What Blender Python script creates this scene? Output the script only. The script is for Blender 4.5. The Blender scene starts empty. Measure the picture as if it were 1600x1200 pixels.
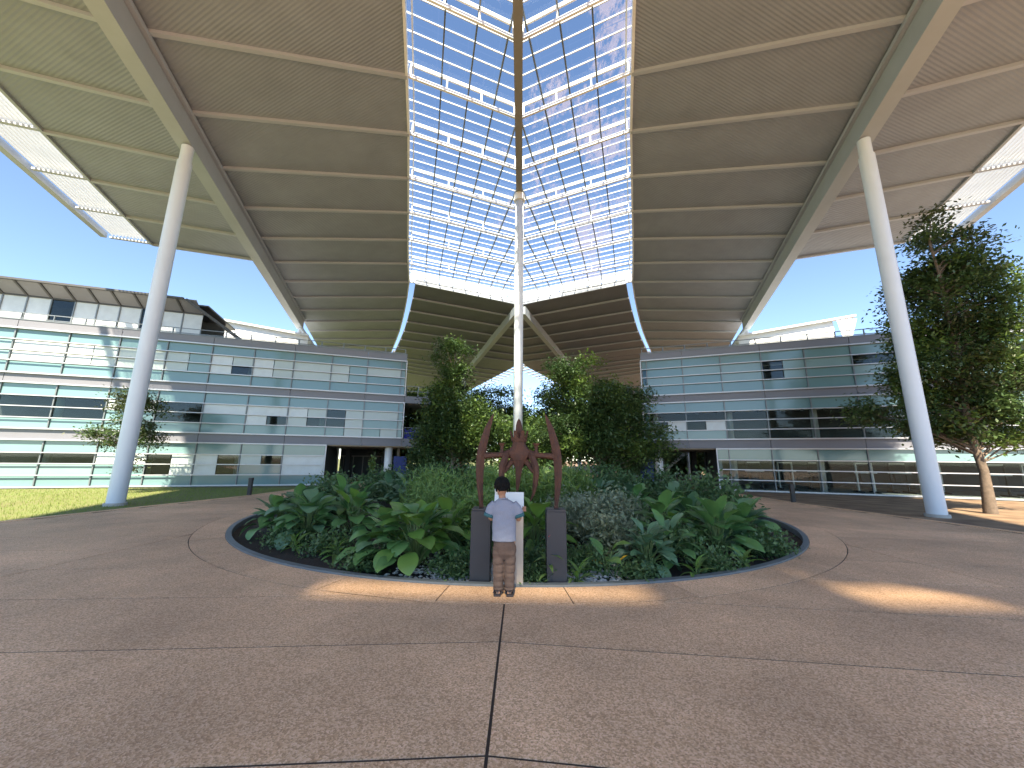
import bpy, bmesh, math, random
from mathutils import Vector, Matrix
random.seed(7)
R = math.radians
S = bpy.context.scene
# ------------------------------------------------------------------ camera, sky, sun, exposure
F_PX, PITCH, ROLL, YAW = 595.0, R(11.2), R(0.6), R(1.45)
cam = bpy.data.cameras.new('camera'); camo = bpy.data.objects.new('camera', cam)
S.collection.objects.link(camo); S.camera = camo
cam.sensor_fit = 'HORIZONTAL'; cam.sensor_width = 36.0; cam.lens = 36.0 * F_PX / 1600.0
cam.clip_start = 0.05; cam.clip_end = 2000
f = Vector((-math.sin(YAW)*math.cos(PITCH), math.cos(YAW)*math.cos(PITCH), math.sin(PITCH)))
r = Vector((math.cos(YAW), math.sin(YAW), 0)); u = r.cross(f)
r2 = r*math.cos(ROLL)+u*math.sin(ROLL); u2 = -r*math.sin(ROLL)+u*math.cos(ROLL)
m = Matrix((r2, u2, -f)).transposed().to_4x4(); m.translation = Vector((0.18, 0, 1.6)); camo.matrix_world = m

SUN_EL, SUN_AZ = 49.0, 1.5      # light travels towards +Y, slightly to +X
w = bpy.data.worlds.new('World'); S.world = w; w.use_nodes = True
nt = w.node_tree; nt.nodes.clear()
sky = nt.nodes.new('ShaderNodeTexSky'); sky.sky_type = 'NISHITA'; sky.sun_disc = False
sky.sun_elevation = R(SUN_EL); sky.sun_rotation = R(180+SUN_AZ); sky.air_density = 1.0; sky.dust_density = 0.0; sky.ozone_density = 4.0; sky.altitude = 2500
bg = nt.nodes.new('ShaderNodeBackground'); bg.inputs[1].default_value = 0.078
wo = nt.nodes.new('ShaderNodeOutputWorld'); nt.links.new(sky.outputs[0], bg.inputs[0]); nt.links.new(bg.outputs[0], wo.inputs[0])
sl = bpy.data.lights.new('sun', 'SUN'); sl.energy = 3.4; sl.angle = R(1.2); sl.color = (1.0, 0.93, 0.80)
so = bpy.data.objects.new('sun', sl); S.collection.objects.link(so)
tv = Vector((math.sin(R(SUN_AZ))*math.cos(R(SUN_EL)), math.cos(R(SUN_AZ))*math.cos(R(SUN_EL)), -math.sin(R(SUN_EL))))
so.rotation_euler = tv.to_track_quat('-Z', 'Y').to_euler(); so.location = (0, -40, 50)
S.view_settings.view_transform = 'Standard'; S.view_settings.look = 'None'; S.view_settings.gamma = 1
S.view_settings.exposure = 2.42
S.view_settings.use_white_balance = True; S.view_settings.white_balance_temperature = 7300; S.view_settings.white_balance_tint = 10
S.render.engine = 'CYCLES'; S.cycles.max_bounces = 8; S.cycles.transparent_max_bounces = 16

# ------------------------------------------------------------------ helpers
COL = S.collection
def setp(o, label=None, cat=None, group=None, kind=None):
    if label: o['label'] = label
    if cat: o['category'] = cat
    if group: o['group'] = group
    if kind: o['kind'] = kind
    return o
def empty(name, loc=(0, 0, 0), label=None, cat=None, group=None):
    o = bpy.data.objects.new(name, None); COL.objects.link(o); o.location = loc; o.empty_display_size = 0.2
    return setp(o, label, cat, group)
def link(name, me, parent=None, keep=True):
    o = bpy.data.objects.new(name, me); COL.objects.link(o)
    if parent is not None:
        o.parent = parent
        if keep: o.matrix_parent_inverse = parent_inv(parent)
    return o
def parent_inv(p):
    mt = Matrix.Identity(4); q = p
    chain = []
    while q is not None: chain.append(q); q = q.parent
    for q in reversed(chain):
        mt = mt @ q.matrix_parent_inverse @ (Matrix.Translation(q.location) @ q.rotation_euler.to_matrix().to_4x4())
    return mt.inverted()
class MB:
    """collects geometry (world coordinates) for one mesh object"""
    def __init__(s): s.v = []; s.f = []
    def add(s, vs, fs):
        k = len(s.v); s.v += [tuple(x) for x in vs]; s.f += [tuple(i+k for i in q) for q in fs]; return s
    def hexa(s, p):      # 8 pts: bottom 4 (ccw), top 4
        return s.add(p, [(0, 3, 2, 1), (4, 5, 6, 7), (0, 1, 5, 4), (1, 2, 6, 5), (2, 3, 7, 6), (3, 0, 4, 7)])
    def box(s, x0, x1, y0, y1, z0, z1):
        return s.hexa([(x0, y0, z0), (x1, y0, z0), (x1, y1, z0), (x0, y1, z0), (x0, y0, z1), (x1, y0, z1), (x1, y1, z1), (x0, y1, z1)])
    def prism(s, poly, z0, z1):
        n = len(poly)
        def zz(z, p): return z(p) if callable(z) else z
        vs = [(p[0], p[1], zz(z0, p)) for p in poly]+[(p[0], p[1], zz(z1, p)) for p in poly]
        return s.add(vs, [tuple(range(n-1, -1, -1)), tuple(range(n, 2*n))]+[(i, (i+1) % n, n+(i+1) % n, n+i) for i in range(n)])
    def bar(s, a, b, w, h, up=(0, 0, 1), drop=0.0):   # rectangular bar from a to b, w wide, h high (top at the line when drop=h)
        a = Vector(a); b = Vector(b); t = (b-a).normalized(); sd = t.cross(Vector(up)).normalized(); uu = sd.cross(t)
        c = []
        for zz in (-h/2, h/2):
            for (e, sg) in ((a, -1), (b, -1), (b, 1), (a, 1)):
                c.append(e+sd*sg*w/2+uu*zz)
        return s.hexa(c)
    def tube(s, pts, rad, n=8, cap=True, flat=1.0):
        pts = [Vector(p) for p in pts]; k0 = len(s.v); N = len(pts)
        if not hasattr(rad, '__len__'): rad = [rad]*N
        ref = None
        for i, p in enumerate(pts):
            t = (pts[min(i+1, N-1)]-pts[max(i-1, 0)]).normalized()
            if ref is None:
                ref = Vector((0, 0, 1)) if abs(t.z) < .9 else Vector((0, 1, 0))
            a = (ref-t*ref.dot(t)).normalized(); b = t.cross(a); ref = a
            for j in range(n):
                th = 2*math.pi*j/n
                s.v.append(tuple(p+(a*math.cos(th)+b*math.sin(th)*flat)*rad[i]))
        for i in range(N-1):
            for j in range(n):
                q = (j+1) % n
                s.f.append((k0+i*n+j, k0+i*n+q, k0+(i+1)*n+q, k0+(i+1)*n+j))
        if cap:
            s.f.append(tuple(k0+j for j in range(n-1, -1, -1))); s.f.append(tuple(k0+(N-1)*n+j for j in range(n)))
        return s
    def loft(s, rings, n=16, p=2.0):    # rings: (cx,cy,cz,rx,ry) horizontal superellipses
        k0 = len(s.v)
        for (cx, cy, cz, rx, ry) in rings:
            for j in range(n):
                th = 2*math.pi*j/n; c = math.cos(th); q = math.sin(th)
                s.v.append((cx+rx*math.copysign(abs(c)**(2/p), c), cy+ry*math.copysign(abs(q)**(2/p), q), cz))
        for i in range(len(rings)-1):
            for j in range(n):
                q = (j+1) % n; s.f.append((k0+i*n+j, k0+i*n+q, k0+(i+1)*n+q, k0+(i+1)*n+j))
        s.f.append(tuple(k0+j for j in range(n-1, -1, -1))); s.f.append(tuple(k0+(len(rings)-1)*n+j for j in range(n)))
        return s
    def mirror(s): s.v = [(-x, y, z) for (x, y, z) in s.v]; return s
    def mesh(s, name, mat, smooth=False, bevel=0):
        me = bpy.data.meshes.new(name); me.from_pydata(s.v, [], s.f); 
        bm = bmesh.new(); bm.from_mesh(me); bmesh.ops.recalc_face_normals(bm, faces=bm.faces)
        if bevel: bmesh.ops.bevel(bm, geom=list(bm.edges), offset=bevel, segments=1, affect='EDGES')
        bm.to_mesh(me); bm.free()
        if smooth: me.polygons.foreach_set('use_smooth', [True]*len(me.polygons))
        me.materials.append(mat); return me
    def build(s, name, mat, parent=None, smooth=False, bevel=0):
        return link(name, s.mesh(name, mat, smooth, bevel), parent)
def structure(o): o['kind'] = 'structure'; return o

# ------------------------------------------------------------------ materials
def mat(name, col, rough=.6, metal=0., noise=None, bump=None, spec=.5, coords='Object', extra=None):
    """noise=(scale, amount, [second colour]); bump=(scale, strength)"""
    m = bpy.data.materials.new(name); m.use_nodes = True; t = m.node_tree; b = t.nodes['Principled BSDF']
    b.inputs['Base Color'].default_value = (*col, 1); b.inputs['Roughness'].default_value = rough; b.inputs['Metallic'].default_value = metal
    b.inputs['Specular IOR Level'].default_value = spec
    tc = t.nodes.new('ShaderNodeTexCoord')
    src = t.nodes.new('ShaderNodeNewGeometry').outputs['Position'] if coords == 'World' else tc.outputs[coords]
    if noise:
        n1 = t.nodes.new('ShaderNodeTexNoise'); n1.inputs['Scale'].default_value = noise[0]; n1.inputs['Detail'].default_value = 6; n1.inputs['Roughness'].default_value = .65
        t.links.new(src, n1.inputs['Vector'])
        rp = t.nodes.new('ShaderNodeMapRange'); rp.inputs[1].default_value = .3; rp.inputs[2].default_value = .7
        t.links.new(n1.outputs['Fac'], rp.inputs[0])
        mx = t.nodes.new('ShaderNodeMix'); mx.data_type = 'RGBA'
        c2 = noise[2] if len(noise) > 2 else tuple(c*(1-noise[1]) for c in col)
        mx.inputs[6].default_value = (*col, 1); mx.inputs[7].default_value = (*c2, 1)
        t.links.new(rp.outputs[0], mx.inputs[0]); t.links.new(mx.outputs[2], b.inputs['Base Color'])
        m['mix'] = mx.name
    if bump:
        n2 = t.nodes.new('ShaderNodeTexNoise'); n2.inputs['Scale'].default_value = bump[0]; n2.inputs['Detail'].default_value = 4
        t.links.new(src, n2.inputs['Vector'])
        bp = t.nodes.new('ShaderNodeBump'); bp.inputs['Strength'].default_value = bump[1]; bp.inputs['Distance'].default_value = .01
        t.links.new(n2.outputs['Fac'], bp.inputs['Height']); t.links.new(bp.outputs[0], b.inputs['Normal'])
    return m
def leafmat(name, c1, c2, rough=.45, trans=.25, scale=1.5):
    m = mat(name, c1, rough, noise=(scale, .5, c2), coords='World'); t = m.node_tree; b = t.nodes['Principled BSDF']
    out = t.nodes['Material Output']; tr = t.nodes.new('ShaderNodeBsdfTranslucent'); ms = t.nodes.new('ShaderNodeMixShader'); ms.inputs[0].default_value = trans
    t.links.new(t.nodes[m['mix']].outputs[2], tr.inputs[0]); t.links.new(b.outputs[0], ms.inputs[1]); t.links.new(tr.outputs[0], ms.inputs[2]); t.links.new(ms.outputs[0], out.inputs[0])
    return m
def corrugated(name, col, ang):
    """ribbed metal decking: fine parallel ridges as bump, with faint streaks"""
    m = mat(name, col, .55, .0, noise=(.6, .18), coords='World'); t = m.node_tree; b = t.nodes['Principled BSDF']
    g = t.nodes.new('ShaderNodeNewGeometry'); mp = t.nodes.new('ShaderNodeMapping'); mp.inputs['Rotation'].default_value = (0, 0, ang)
    t.links.new(g.outputs['Position'], mp.inputs['Vector'])
    wv = t.nodes.new('ShaderNodeTexWave'); wv.bands_direction = 'Y'; wv.inputs['Scale'].default_value = 2.7; wv.inputs['Distortion'].default_value = 0
    t.links.new(mp.outputs[0], wv.inputs['Vector'])
    bp = t.nodes.new('ShaderNodeBump'); bp.inputs['Strength'].default_value = .45; bp.inputs['Distance'].default_value = .02
    t.links.new(wv.outputs['Fac'], bp.inputs['Height']); t.links.new(bp.outputs[0], b.inputs['Normal'])
    return m
def glassmat(name, tint, mixf, rough=.03, back=None, dirt=None):
    """clear pane: transparent + reflection by fresnel"""
    m = bpy.data.materials.new(name); m.use_nodes = True; t = m.node_tree; t.nodes.clear()
    out = t.nodes.new('ShaderNodeOutputMaterial'); tr = t.nodes.new('ShaderNodeBsdfTransparent'); tr.inputs[0].default_value = (*tint, 1)
    gl = t.nodes.new('ShaderNodeBsdfGlossy'); gl.inputs['Roughness'].default_value = rough
    lw = t.nodes.new('ShaderNodeLayerWeight'); pw = t.nodes.new('ShaderNodeMath'); pw.operation = 'POWER'; pw.inputs[1].default_value = 4.0; t.links.new(lw.outputs['Facing'], pw.inputs[0])
    fr = t.nodes.new('ShaderNodeMath'); fr.operation = 'MULTIPLY_ADD'; fr.inputs[1].default_value = .6; fr.inputs[2].default_value = .015; t.links.new(pw.outputs[0], fr.inputs[0])
    ad = t.nodes.new('ShaderNodeMath'); ad.operation = 'ADD'; ad.inputs[1].default_value = mixf; ad.use_clamp = True
    t.links.new(fr.outputs[0], ad.inputs[0])
    ms = t.nodes.new('ShaderNodeMixShader'); t.links.new(ad.outputs[0], ms.inputs[0]); t.links.new(tr.outputs[0], ms.inputs[1]); t.links.new(gl.outputs[0], ms.inputs[2])
    last = ms.outputs[0]
    if dirt:
        g = t.nodes.new('ShaderNodeNewGeometry'); mp = t.nodes.new('ShaderNodeMapping'); mp.inputs['Scale'].default_value = (1.6, .8, 1)
        mp.inputs['Rotation'].default_value = (0, 0, .5); t.links.new(g.outputs['Position'], mp.inputs[0])
        n1 = t.nodes.new('ShaderNodeTexNoise'); n1.inputs['Scale'].default_value = 2.6; n1.inputs['Detail'].default_value = 9; n1.inputs['Roughness'].default_value = .75; t.links.new(mp.outputs[0], n1.inputs[0])
        n2 = t.nodes.new('ShaderNodeTexNoise'); n2.inputs['Scale'].default_value = .3; t.links.new(mp.outputs[0], n2.inputs[0])
        sx = t.nodes.new('ShaderNodeSeparateXYZ'); t.links.new(g.outputs['Position'], sx.inputs[0])
        gx = t.nodes.new('ShaderNodeMapRange'); gx.inputs[1].default_value = -6; gx.inputs[2].default_value = 4; gx.inputs[3].default_value = -.05; gx.inputs[4].default_value = .13; t.links.new(sx.outputs[0], gx.inputs[0])
        a = t.nodes.new('ShaderNodeMath'); a.operation = 'MULTIPLY'; t.links.new(n1.outputs[0], a.inputs[0]); t.links.new(n2.outputs[0], a.inputs[1])
        a2 = t.nodes.new('ShaderNodeMath'); a2.operation = 'ADD'; t.links.new(a.outputs[0], a2.inputs[0]); t.links.new(gx.outputs[0], a2.inputs[1])
        rp = t.nodes.new('ShaderNodeMapRange'); rp.inputs[1].default_value = .36; rp.inputs[2].default_value = .44; rp.inputs[4].default_value = .5; t.links.new(a2.outputs[0], rp.inputs[0])
        df = t.nodes.new('ShaderNodeBsdfDiffuse'); df.inputs[0].default_value = (*dirt, 1)
        tl = t.nodes.new('ShaderNodeBsdfTranslucent'); tl.inputs[0].default_value = (*dirt, 1)
        md = t.nodes.new('ShaderNodeMixShader'); md.inputs[0].default_value = .6; t.links.new(df.outputs[0], md.inputs[1]); t.links.new(tl.outputs[0], md.inputs[2])
        m2 = t.nodes.new('ShaderNodeMixShader'); t.links.new(rp.outputs[0], m2.inputs[0]); t.links.new(last, m2.inputs[1]); t.links.new(md.outputs[0], m2.inputs[2]); last = m2.outputs[0]
    t.links.new(last, out.inputs[0]); return m
A20 = R(20)
M = {}
M['white'] = mat('white_paint', (.74, .76, .76), .4, noise=(1.2, .08), coords='World')
M['column'] = mat('column_paint', (.60, .66, .72), .38, noise=(.8, .07), coords='World')
M['beam'] = mat('beam_paint', (.37, .41, .45), .5, noise=(.7, .12), coords='World')
M['rib'] = mat('rib_paint', (.37, .40, .45), .55)
M['soffL'] = corrugated('soffit_decking_a', (.27, .30, .35), A20)
M['soffR'] = corrugated('soffit_decking_b', (.27, .30, .35), -A20)
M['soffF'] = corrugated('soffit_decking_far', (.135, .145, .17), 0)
M['dark'] = mat('dark_steel', (.05, .05, .05), .5)
M['axis'] = mat('ridge_beam_paint', (.20, .19, .17), .6)
M['sky_glass'] = glassmat('roof_glass', (.86, .93, .96), .0, dirt=(.30, .27, .32))
M['teal'] = mat('teal_back_painted_glass', (.145, .255, .265), .12, noise=(.5, .12), coords='World', spec=.6)
M['teal2'] = mat('pale_teal_glass', (.20, .31, .315), .15, noise=(.5, .12), coords='World', spec=.6)
M['blind'] = mat('roller_blind_behind_glass', (.40, .47, .46), .25, noise=(1.2, .1), coords='World', spec=.6)
M['blind2'] = mat('white_blind_behind_glass', (.55, .60, .61), .25, noise=(2.0, .14), coords='World', spec=.6)
M['clear'] = glassmat('vision_glass', (.62, .72, .72), .015)
M['clear2'] = glassmat('gym_glass', (.84, .90, .90), .0)
M['span'] = mat('grey_spandrel', (.17, .175, .20), .45, noise=(.7, .1), coords='World')
M['alu'] = mat('aluminium', (.46, .47, .49), .4, .4)
M['mull'] = mat('mullion', (.16, .18, .19), .4, .3)
M['concrete'] = mat('interior_concrete', (.42, .41, .38), .8, noise=(1, .15), coords='World')
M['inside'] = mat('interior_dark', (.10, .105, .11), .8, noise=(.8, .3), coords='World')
M['ceil'] = mat('interior_ceiling', (.5, .5, .46), .8)
M['beige'] = mat('passage_soffit', (.42, .35, .26), .7, noise=(.6, .1), coords='World')
M['blue'] = mat('blue_panel', (.012, .03, .16), .5)
M['tarp'] = mat('blue_tarpaulin', (.02, .03, .30), .4, bump=(6, 1.0))
M['rust'] = mat('rusty_steel', (.105, .045, .027), .72, .25, noise=(9, .5, (.055, .026, .02)), bump=(40, .5))
M['plinth'] = mat('plinth_charcoal', (.035, .037, .045), .5, noise=(2, .2))
M['steel'] = mat('brushed_steel', (.46, .42, .38), .42, .35, noise=(3, .15))
M['signw'] = mat('sign_face', (.80, .83, .82), .3)
M['soil'] = mat('soil', (.045, .032, .022), .9, noise=(5, .6), bump=(30, 1.0), coords='World')
M['kerb'] = mat('kerb_steel', (.17, .20, .22), .45, .3, noise=(3, .2), coords='World')
M['pebble'] = mat('white_pebble', (.68, .67, .63), .7, noise=(9, .3), coords='World')
M['bark'] = mat('bark', (.17, .125, .09), .9, noise=(9, .5), bump=(25, 1.0))
M['bark2'] = mat('bark_pale', (.26, .21, .16), .9, noise=(9, .4), bump=(25, 1.0))
M['stem'] = mat('green_stem', (.10, .16, .05), .6)
M['leafBig'] = leafmat('big_leaf', (.13, .28, .075), (.075, .185, .065), .38, .22, 1.1)
M['leafBig2'] = leafmat('big_leaf_blue', (.14, .265, .13), (.09, .185, .10), .38, .2, 1.1)
M['leafLime'] = leafmat('young_leaf', (.17, .32, .06), (.12, .25, .05), .4, .35, 1.1)
M['leafTree'] = leafmat('tree_leaf', (.075, .13, .038), (.04, .078, .026), .45, .3, .9)
M['leafTreeL'] = leafmat('tree_leaf_light', (.15, .23, .045), (.085, .14, .035), .45, .35, .8)
M['leafDry'] = leafmat('tree_leaf_olive', (.075, .095, .03), (.035, .05, .022), .5, .3, .7)
M['shrub'] = leafmat('shrub_leaf', (.18, .29, .07), (.11, .20, .055), .5, .3, 1.3)
M['shrubD'] = leafmat('shrub_leaf_dark', (.10, .18, .06), (.062, .12, .045), .5, .25, 1.3)
M['varieg'] = leafmat('variegated_leaf', (.30, .33, .22), (.10, .15, .07), .5, .25, 9)
M['fern'] = leafmat('fern_leaf', (.16, .26, .05), (.10, .17, .04), .5, .35, 1.5)
M['yellow'] = mat('yellow_leaf', (.62, .33, .02), .5)
M['red'] = mat('red_flower', (.55, .02, .03), .5)
M['grass'] = leafmat('grass_blade', (.21, .29, .05), (.14, .20, .04), .6, .3, .8)
M['black'] = mat('black_metal', (.012, .012, .014), .45)
M['skin'] = mat('skin', (.36, .19, .12), .55)
M['shirt'] = mat('grey_shirt', (.25, .27, .335), .85, noise=(60, .12), bump=(14, .5))
M['teals'] = mat('teal_trim', (.03, .12, .14), .8)
M['trouser'] = mat('brown_trousers', (.105, .068, .055), .85, noise=(12, .25), bump=(18, 1.0))
M['hair'] = mat('black_hair', (.006, .006, .006), .8, spec=.15, bump=(60, .8))
M['mask'] = mat('mask_white', (.7, .72, .68), .8)
M['sandal'] = mat('sandal', (.025, .022, .028), .6)
# exposed-aggregate paving, colour varies slab to slab
def paving(name):
    m = bpy.data.materials.new(name); m.use_nodes = True; t = m.node_tree; b = t.nodes['Principled BSDF']; b.inputs['Roughness'].default_value = .62
    g = t.nodes.new('ShaderNodeNewGeometry'); P = g.outputs['Position']
    v = t.nodes.new('ShaderNodeTexVoronoi'); v.inputs['Scale'].default_value = 95; t.links.new(P, v.inputs['Vector'])
    r1 = t.nodes.new('ShaderNodeValToRGB'); e = r1.color_ramp.elements
    e[0].position = .0; e[0].color = (.45, .25, .135, 1); e[1].position = 1; e[1].color = (.86, .58, .39, 1)
    e2 = r1.color_ramp.elements.new(.5); e2.color = (.70, .425, .245, 1)
    sp = t.nodes.new('ShaderNodeSeparateColor'); t.links.new(v.outputs['Color'], sp.inputs[0]); t.links.new(sp.outputs[0], r1.inputs[0])
    n = t.nodes.new('ShaderNodeTexNoise'); n.inputs['Scale'].default_value = .55; n.inputs['Detail'].default_value = 7; n.inputs['Roughness'].default_value = .6; t.links.new(P, n.inputs['Vector'])
    rp = t.nodes.new('ShaderNodeMapRange'); rp.inputs[1].default_value = .3; rp.inputs[2].default_value = .7; rp.inputs[3].default_value = .70; rp.inputs[4].default_value = 1.18; t.links.new(n.outputs[0], rp.inputs[0])
    oi = t.nodes.new('ShaderNodeObjectInfo'); ro = t.nodes.new('ShaderNodeMapRange'); ro.inputs[3].default_value = .88; ro.inputs[4].default_value = 1.08; t.links.new(oi.outputs['Random'], ro.inputs[0])
    mu = t.nodes.new('ShaderNodeMath'); mu.operation = 'MULTIPLY'; t.links.new(rp.outputs[0], mu.inputs[0]); t.links.new(ro.outputs[0], mu.inputs[1])
    mx = t.nodes.new('ShaderNodeVectorMath'); mx.operation = 'SCALE'; t.links.new(r1.outputs[0], mx.inputs[0]); t.links.new(mu.outputs[0], mx.inputs['Scale'])
    t.links.new(mx.outputs[0], b.inputs['Base Color'])
    bp = t.nodes.new('ShaderNodeBump'); bp.inputs['Strength'].default_value = .6; bp.inputs['Distance'].default_value = .004; t.links.new(v.outputs['Distance'], bp.inputs['Height']); t.links.new(bp.outputs[0], b.inputs['Normal'])
    return m
M['paving'] = paving('exposed_aggregate')
def groundmat():
    m = mat('ground', (.15, .19, .05), .9, noise=(.5, .5, (.16, .15, .06)), bump=(25, 1.0), coords='World'); t = m.node_tree; b = t.nodes['Principled BSDF']
    g = t.nodes.new('ShaderNodeNewGeometry'); sx = t.nodes.new('ShaderNodeSeparateXYZ'); t.links.new(g.outputs['Position'], sx.inputs[0])
    rp = t.nodes.new('ShaderNodeMapRange'); rp.inputs[1].default_value = -2; rp.inputs[2].default_value = 2; t.links.new(sx.outputs[0], rp.inputs[0])
    n = t.nodes.new('ShaderNodeTexNoise'); n.inputs['Scale'].default_value = 1.2; n.inputs['Detail'].default_value = 8; t.links.new(g.outputs['Position'], n.inputs[0])
    cr = t.nodes.new('ShaderNodeValToRGB'); e = cr.color_ramp.elements; e[0].position = .3; e[0].color = (.13, .075, .042, 1); e[1].position = .7; e[1].color = (.27, .185, .11, 1); t.links.new(n.outputs[0], cr.inputs[0])
    mx = t.nodes.new('ShaderNodeMix'); mx.data_type = 'RGBA'; t.links.new(rp.outputs[0], mx.inputs[0]); t.links.new(t.nodes[m['mix']].outputs[2], mx.inputs[6]); t.links.new(cr.outputs[0], mx.inputs[7]); t.links.new(mx.outputs[2], b.inputs['Base Color'])
    return m
M['ground'] = groundmat()

# ------------------------------------------------------------------ ground, paving
CX, CY, RI, RO = 0.0, 12.74, 7.4, 8.04
g = MB(); NS = 96; radii = [7.46, 9, 12, 18, 30, 60, 150, 500]
for rr in radii:
    for j in range(NS): g.v.append((CX+rr*math.cos(2*math.pi*j/NS), CY+rr*math.sin(2*math.pi*j/NS), -.06))
for i in range(len(radii)-1):
    for j in range(NS): g.f.append((i*NS+j, i*NS+(j+1) % NS, (i+1)*NS+(j+1) % NS, (i+1)*NS+j))
structure(g.build('ground', M['ground']))
plaza = empty('plaza_paving'); structure(plaza)
def edge_x(y):      # half width of the paved court
    pts = [(-30, 15), (0, 13.4), (9.4, 12.2), (16.1, 11.1), (24.5, 10.9), (34, 10.9)]
    for (a, b), (c, d) in zip(pts, pts[1:]):
        if y <= c: return b+(d-b)*(y-a)/(c-a)
    return 10.9
y0s = [-30, -25, -20, -17.5, -15, -12.5, -10, -8.75, -7.5, -6.25, -5, -3.8, -2.55, -1.3, -.05, 1.2, 2.45, 3.79, 5.05, 6.28, 7.48, 8.6]
while y0s[-1] < 33: y0s.append(y0s[-1]+1.15)
SL = .095; G = .010
def circ_x(y, rad): 
    q = rad*rad-(y-CY)**2
    return math.sqrt(q) if q > 0 else 0.0
def strip_y(y0, x): return y0-SL*abs(x)
for sgn in (-1, 1):
    for k in range(len(y0s)-1):
        ya, yb = y0s[k], y0s[k+1]
        for (xa, xb) in ((0.0, 6.7), (6.7, 99)):
            # polygon in |x|: sample lower joint outward, then upper joint inward, clipped by circle and court edge
            def col(xx0, xx1, y0, inward, g):
                out = []; n = 26
                for i in range(n+1):
                    x = xx0+(xx1-xx0)*i/n; out.append((x, strip_y(y0, x)+g))
                return out
            xe = min(xb, edge_x((ya+yb)/2-.8))-G if xb > 50 else xb-G
            lo = col(xa+G, xe, ya, False, G); hi = col(xe, xa+G, yb, True, -G)
            poly = lo+hi
            # clip the circle of radius RO out: drop points inside, add arc
            def inside(p): return (p[0]**2+(p[1]-CY)**2) < (RO+G)**2
            ins = [inside(p) for p in poly]
            if all(ins): continue
            if any(ins):
                # push inside points radially outwards along x to the circle
                new = []
                for p, q in zip(poly, ins):
                    if not q: new.append(p)
                    else:
                        x = circ_x(p[1], RO+G)
                        new.append((x, p[1]))
                # refine arc between last lo/hi inner points
                yl, yh = new[0][1], new[-1][1]
                arc = []
                for i in range(1, 80):
                    y = yh+(yl-yh)*i/80; x = circ_x(y, RO+G); arc.append((max(x, xa+G), y))
                # strips crossing the front or back of the circle are cut where the circle passes the joint
                poly = [p for p in new]+arc
                if max(p[0] for p in poly)-min(p[0] for p in poly) < .05: continue
                xm = [p for p in poly if p[0] <= xe+.001]
                if len(xm) < 3: continue
                poly = xm
            poly = [(sgn*p[0], p[1]) for p in poly]
            # remove consecutive duplicates
            pp = [poly[0]]
            for p in poly[1:]:
                if (p[0]-pp[-1][0])**2+(p[1]-pp[-1][1])**2 > 1e-6: pp.append(p)
            if len(pp) < 3: continue
            MB().prism(pp, -.045, 0.0).build('paving_slab', M['paving'], plaza)
# edging strip beside the lawn
for sgn in (-1, 1):
    ys = [-5, 0, 4, 8, 12, 16, 20, 23.2]
    for a, b in zip(ys, ys[1:]):
        a2, b2 = a+.01, b-.01
        MB().prism([(sgn*(edge_x(a2)-.0), a2), (sgn*(edge_x(a2)+.22), a2), (sgn*(edge_x(b2)+.22), b2), (sgn*(edge_x(b2)-.0), b2)], -.05, .012).build('edging_slab', M['paving'], plaza)
# dark bedding under the joints
jb = MB(); ysb = [-30+.5*i for i in range(129)]
for sgn in (-1, 1):
    k0 = len(jb.v)
    for y in ysb: jb.v += [(sgn*circ_x(y, 7.47), y, -.005), (sgn*edge_x(y), y, -.005)]
    for i in range(len(ysb)-1): jb.f.append((k0+2*i, k0+2*i+1, k0+2*i+3, k0+2*i+2))
jb.build('joint_bed', mat('joint_dark', (.05, .035, .028), .9), plaza)
# ring of slabs round the planter
NR = 32
for k in range(NR):
    a0 = 2*math.pi*(k+.5)/NR+.0008; a1 = 2*math.pi*(k+1.5)/NR-.0008
    pts = [(CX+(RI+.075)*math.sin(a0+(a1-a0)*i/6), CY-(RI+.075)*math.cos(a0+(a1-a0)*i/6)) for i in range(7)]
    pts += [(CX+(RO-.004)*math.sin(a1+(a0-a1)*i/6), CY-(RO-.004)*math.cos(a1+(a0-a1)*i/6)) for i in range(7)]
    MB().prism(pts, -.045, 0.002).build('ring_slab', M['paving'], plaza)

# ------------------------------------------------------------------ planter
pl = empty('round_planter', (CX, CY, 0), 'large round planting bed with dark steel rim sunk in the paving', 'planter')
k = MB(); prof = [(RI+.07, -.02), (RI+.07, .028), (RI-.03, .028), (RI-.03, -.32), (RI+.0, -.32)]
for j in range(128):
    th = 2*math.pi*j/128
    for (rr, z) in prof: k.v.append((CX+rr*math.cos(th), CY+rr*math.sin(th), z))
for j in range(128):
    for i in range(4): k.f.append((j*5+i, j*5+i+1, ((j+1) % 128)*5+i+1, ((j+1) % 128)*5+i))
k.build('steel_rim', M['kerb'], pl)
sb = MB(); rad = [0, 2, 4, 5.5, 6.6, 7.38]
for i, rr in enumerate(rad):
    for j in range(64): 
        h = -.10+(.25*(1-(rr/7.4)**2))+random.uniform(-.02, .02)
        sb.v.append((CX+rr*math.cos(2*math.pi*j/64), CY+rr*math.sin(2*math.pi*j/64), h))
for i in range(len(rad)-1):
    for j in range(64): sb.f.append((i*64+j, i*64+(j+1) % 64, (i+1)*64+(j+1) % 64, (i+1)*64+j))
sb.build('soil', M['soil'], pl, smooth=True)
def soil_z(x, y): return -.10+.25*(1-min(1, ((x-CX)**2+(y-CY)**2)/7.4**2))
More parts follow.
